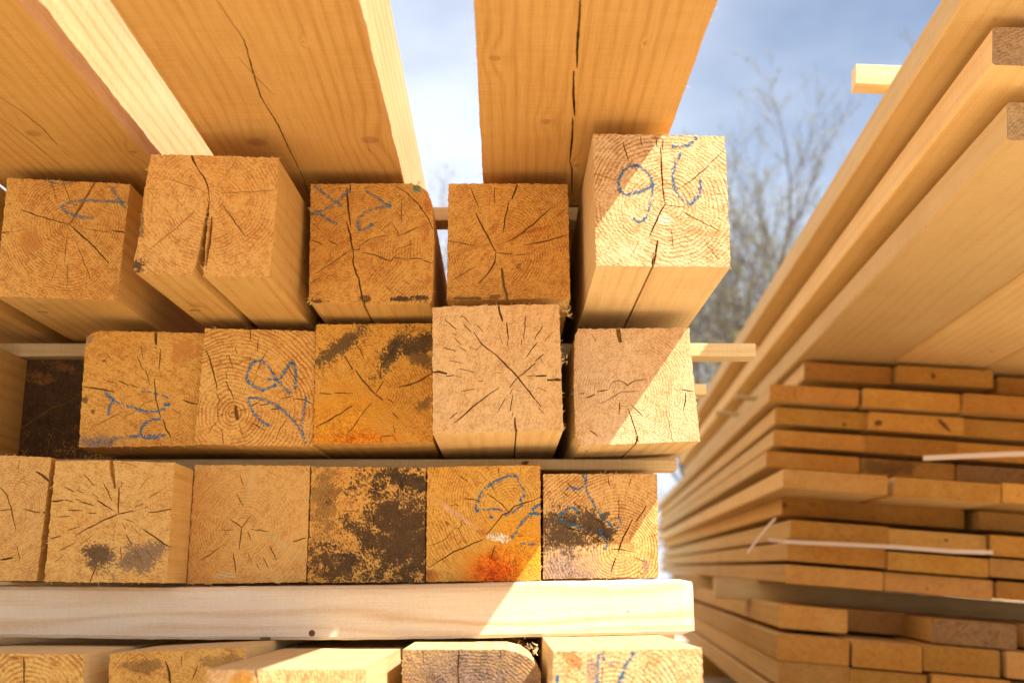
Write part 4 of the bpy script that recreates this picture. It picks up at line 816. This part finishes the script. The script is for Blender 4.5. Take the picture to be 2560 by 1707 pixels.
def tree(x, y, h, label, seed, lean=0., leaf=1.0, spread=1.0, r=.06):
    Rt = random.Random(seed); tb, cb = MB(), MB()
    def grow(p, d, L, rad, lvl):
        n = 4 if lvl < 2 else 3; cur = p.copy(); dd = d.copy()
        for k in range(n):
            nxt_d = (dd + Vector((Rt.uniform(-.22, .22), Rt.uniform(-.22, .22), .07))).normalized()
            q = cur + nxt_d * (L / n); r0 = rad * (1 - .7 * k / n); r1 = rad * (1 - .7 * (k + 1) / n)
            tube(tb if lvl < 2 else cb, cur, q, r0, r1, 6 if lvl == 0 else (4 if lvl == 1 else 3))
            if lvl < 4 and not (lvl == 0 and k == 0):
                for _ in range({0: 3, 1: 2, 2: 2, 3: 1}[lvl]):
                    ang = Rt.uniform(0, math.tau); tilt = Rt.uniform(.45, .95) * spread
                    a = nxt_d.orthogonal().normalized(); b = nxt_d.cross(a)
                    nd = (nxt_d * math.cos(tilt) + (a * math.cos(ang) + b * math.sin(ang)) * math.sin(tilt) + Vector((0, 0, .25))).normalized()
                    grow(cur.lerp(q, Rt.random()), nd, L * Rt.uniform(.38, .62), r1 * .55 + .0015, lvl + 1)
            if lvl >= 3 and Rt.random() < .55 * leaf:
                s = Rt.uniform(.012, .03); a = Vector((Rt.uniform(-1, 1), Rt.uniform(-1, 1), Rt.uniform(-1, 1))).normalized() * s; b = a.orthogonal().normalized() * s * .6
                i = [cb.vert(v) for v in (q - a, q + b, q + a, q - b)]; cb.face(i, ((0, 0),) * 4, 1)
            cur = q; dd = nxt_d
    root = bpy.data.objects.new('tree', None); col.objects.link(root); root.location = (x, y, -.05)
    grow(Vector((0, 0, 0)), Vector((lean, 0, 1)).normalized(), h * .63, r * 1.4, 0)
    tb.build('trunk', M_trunk, root); cb.build('crown', [M_trunk, M_leaf], root)
    tag(root, label, 'tree', 'bare spring trees beyond the yard')
def tpos(px, y): q = at(px * S, 1200 * S, y); return q.x
for args in [
    (tpos(1830, 10), 10, 5.0, 'tallest bare spring tree, in the middle of the sky gap by the overhanging planks', 3, .06, 1.2, 1.0, .09),
    (tpos(1965, 11), 11, 5.6, 'bushy spring tree half behind the overhanging planks of the right stack', 8, -.10, 1.4, 1.1, .09),
    (tpos(1690, 12), 12, 5.3, 'slender bare tree just right of the sunlit jutting beam', 13, .02, .6, .7, .06),
    (tpos(1625, 13), 13, 4.9, 'thin bare tree closest to the sunlit jutting beam, partly hidden by it', 21, 0., .6, .8, .05),
    (tpos(1760, 14), 14, 5.6, 'pale bare tree standing behind the slender one in the sky gap', 34, .05, 1.0, .9, .06),
    (tpos(1900, 15), 15, 6.6, 'hazy bare tree farther back between the two leafier ones', 55, -.05, 1.0, .9, .07),
    (tpos(2060, 13), 13, 6.8, 'bare tree with its top just over the uppermost overhanging plank', 77, -.05, 1.0, .9, .08),
    (tpos(1105, 15), 15, 5.9, 'bare tree top glimpsed between the two overhanging planks of the near stack', 91, -.04, 1.0, .9, .06),
    (tpos(1880, 12), 12, 5.3, 'twiggy tree whose limbs fork low, beside the tallest one', 141, .08, 1.2, 1.1, .08),
    (tpos(1720, 18), 18, 5.0, 'low distant bare tree seen between the near stack and the board stack', 101, 0, 1.2, 1.1, .07),
    (tpos(1640, 19), 19, 4.6, 'low distant bare tree beside the broken spacer tip', 111, 0, 1.2, 1.1, .07),
]: tree(*args)
# a far wood along the edge of the yard
wb = MB()
for k in range(260):
    x = R.uniform(-30, 45); y = R.uniform(34, 48); h = R.uniform(3.2, 6.5)
    p = Vector((x, y, -.2)); q = p + Vector((R.uniform(-.3, .3), 0, h)); tube(wb, p, q, .09, .02, 4)
    for _ in range(16):
        s = p.lerp(q, R.uniform(.25, 1)); tube(wb, s, s + Vector((R.uniform(-1.2, 1.2), R.uniform(-1, 1), R.uniform(.3, 1.6))), .03, .006, 3)
o = wb.build('far_wood', M_trunk); tag(o, 'far leafless wood along the edge of the yard', 'wood', kind='stuff')

# ------------------------------------------------------------------ light, sky, camera
SUN = Vector((1, -.667, 1.43)).normalized()
sun = bpy.data.lights.new('sun', 'SUN'); sun.energy = 5.0; sun.angle = math.radians(.53); sun.color = (1, .95, .875)
so = bpy.data.objects.new('sun', sun); col.objects.link(so); so.rotation_euler = SUN.to_track_quat('Z', 'Y').to_euler(); so.location = (3, -3, 5)
w = bpy.data.worlds.new('World'); sc.world = w; w.use_nodes = True
g = NT(w.node_tree)
sky = g.n('ShaderNodeTexSky', sky_type='NISHITA'); sky.sun_disc = False; sky.sun_elevation = math.asin(SUN.z); sky.sun_rotation = math.atan2(SUN.x, SUN.y)
sky.air_density = 1.0; sky.dust_density = 1.5
tc = g.n('ShaderNodeTexCoord').outputs['Generated']
sp = g.n('ShaderNodeSeparateXYZ'); g.set(sp.inputs[0], tc)
zz = g.m('MAXIMUM', sp.outputs[2], .02)
cu = g.vec(g.m('DIVIDE', sp.outputs[0], g.add(zz, .15)), g.m('DIVIDE', sp.outputs[1], g.add(zz, .15)), 0.)
cl = g.noise(cu, 1.1, 5, .55)
haze = g.step(zz, .05, .62, .8, .0)
side = g.step(sp.outputs[0], -.25, .45, .35, -.25)
cm = g.m('ADD', g.add(g.step(cl, .36, .74, .12, .75), haze), side, clamp=True)
c = g.mix(cm, sky.outputs[0], (5.5, 5.95, 6.9))
bg = g.n('ShaderNodeBackground'); g.set(bg.inputs[0], c); bg.inputs[1].default_value = .085
ow = g.n('ShaderNodeOutputWorld'); w.node_tree.links.new(bg.outputs[0], ow.inputs[0])

cam = bpy.data.cameras.new('camera'); cam.sensor_width = 36; cam.lens = F / 2560 * 36; cam.clip_start = .02; cam.clip_end = 600
cam.dof.use_dof = True; cam.dof.focus_distance = 1.45; cam.dof.aperture_fstop = 3.6; cam.dof.aperture_blades = 9
co = bpy.data.objects.new('camera', cam); col.objects.link(co); co.location = (0, 0, H); co.rotation_euler = (math.pi / 2 + TH, 0, 0); sc.camera = co
sc.view_settings.view_transform = 'Standard'; sc.view_settings.look = 'None'; sc.view_settings.exposure = 1.08; sc.view_settings.gamma = 1
sc.cycles.max_bounces = 8; sc.cycles.diffuse_bounces = 4
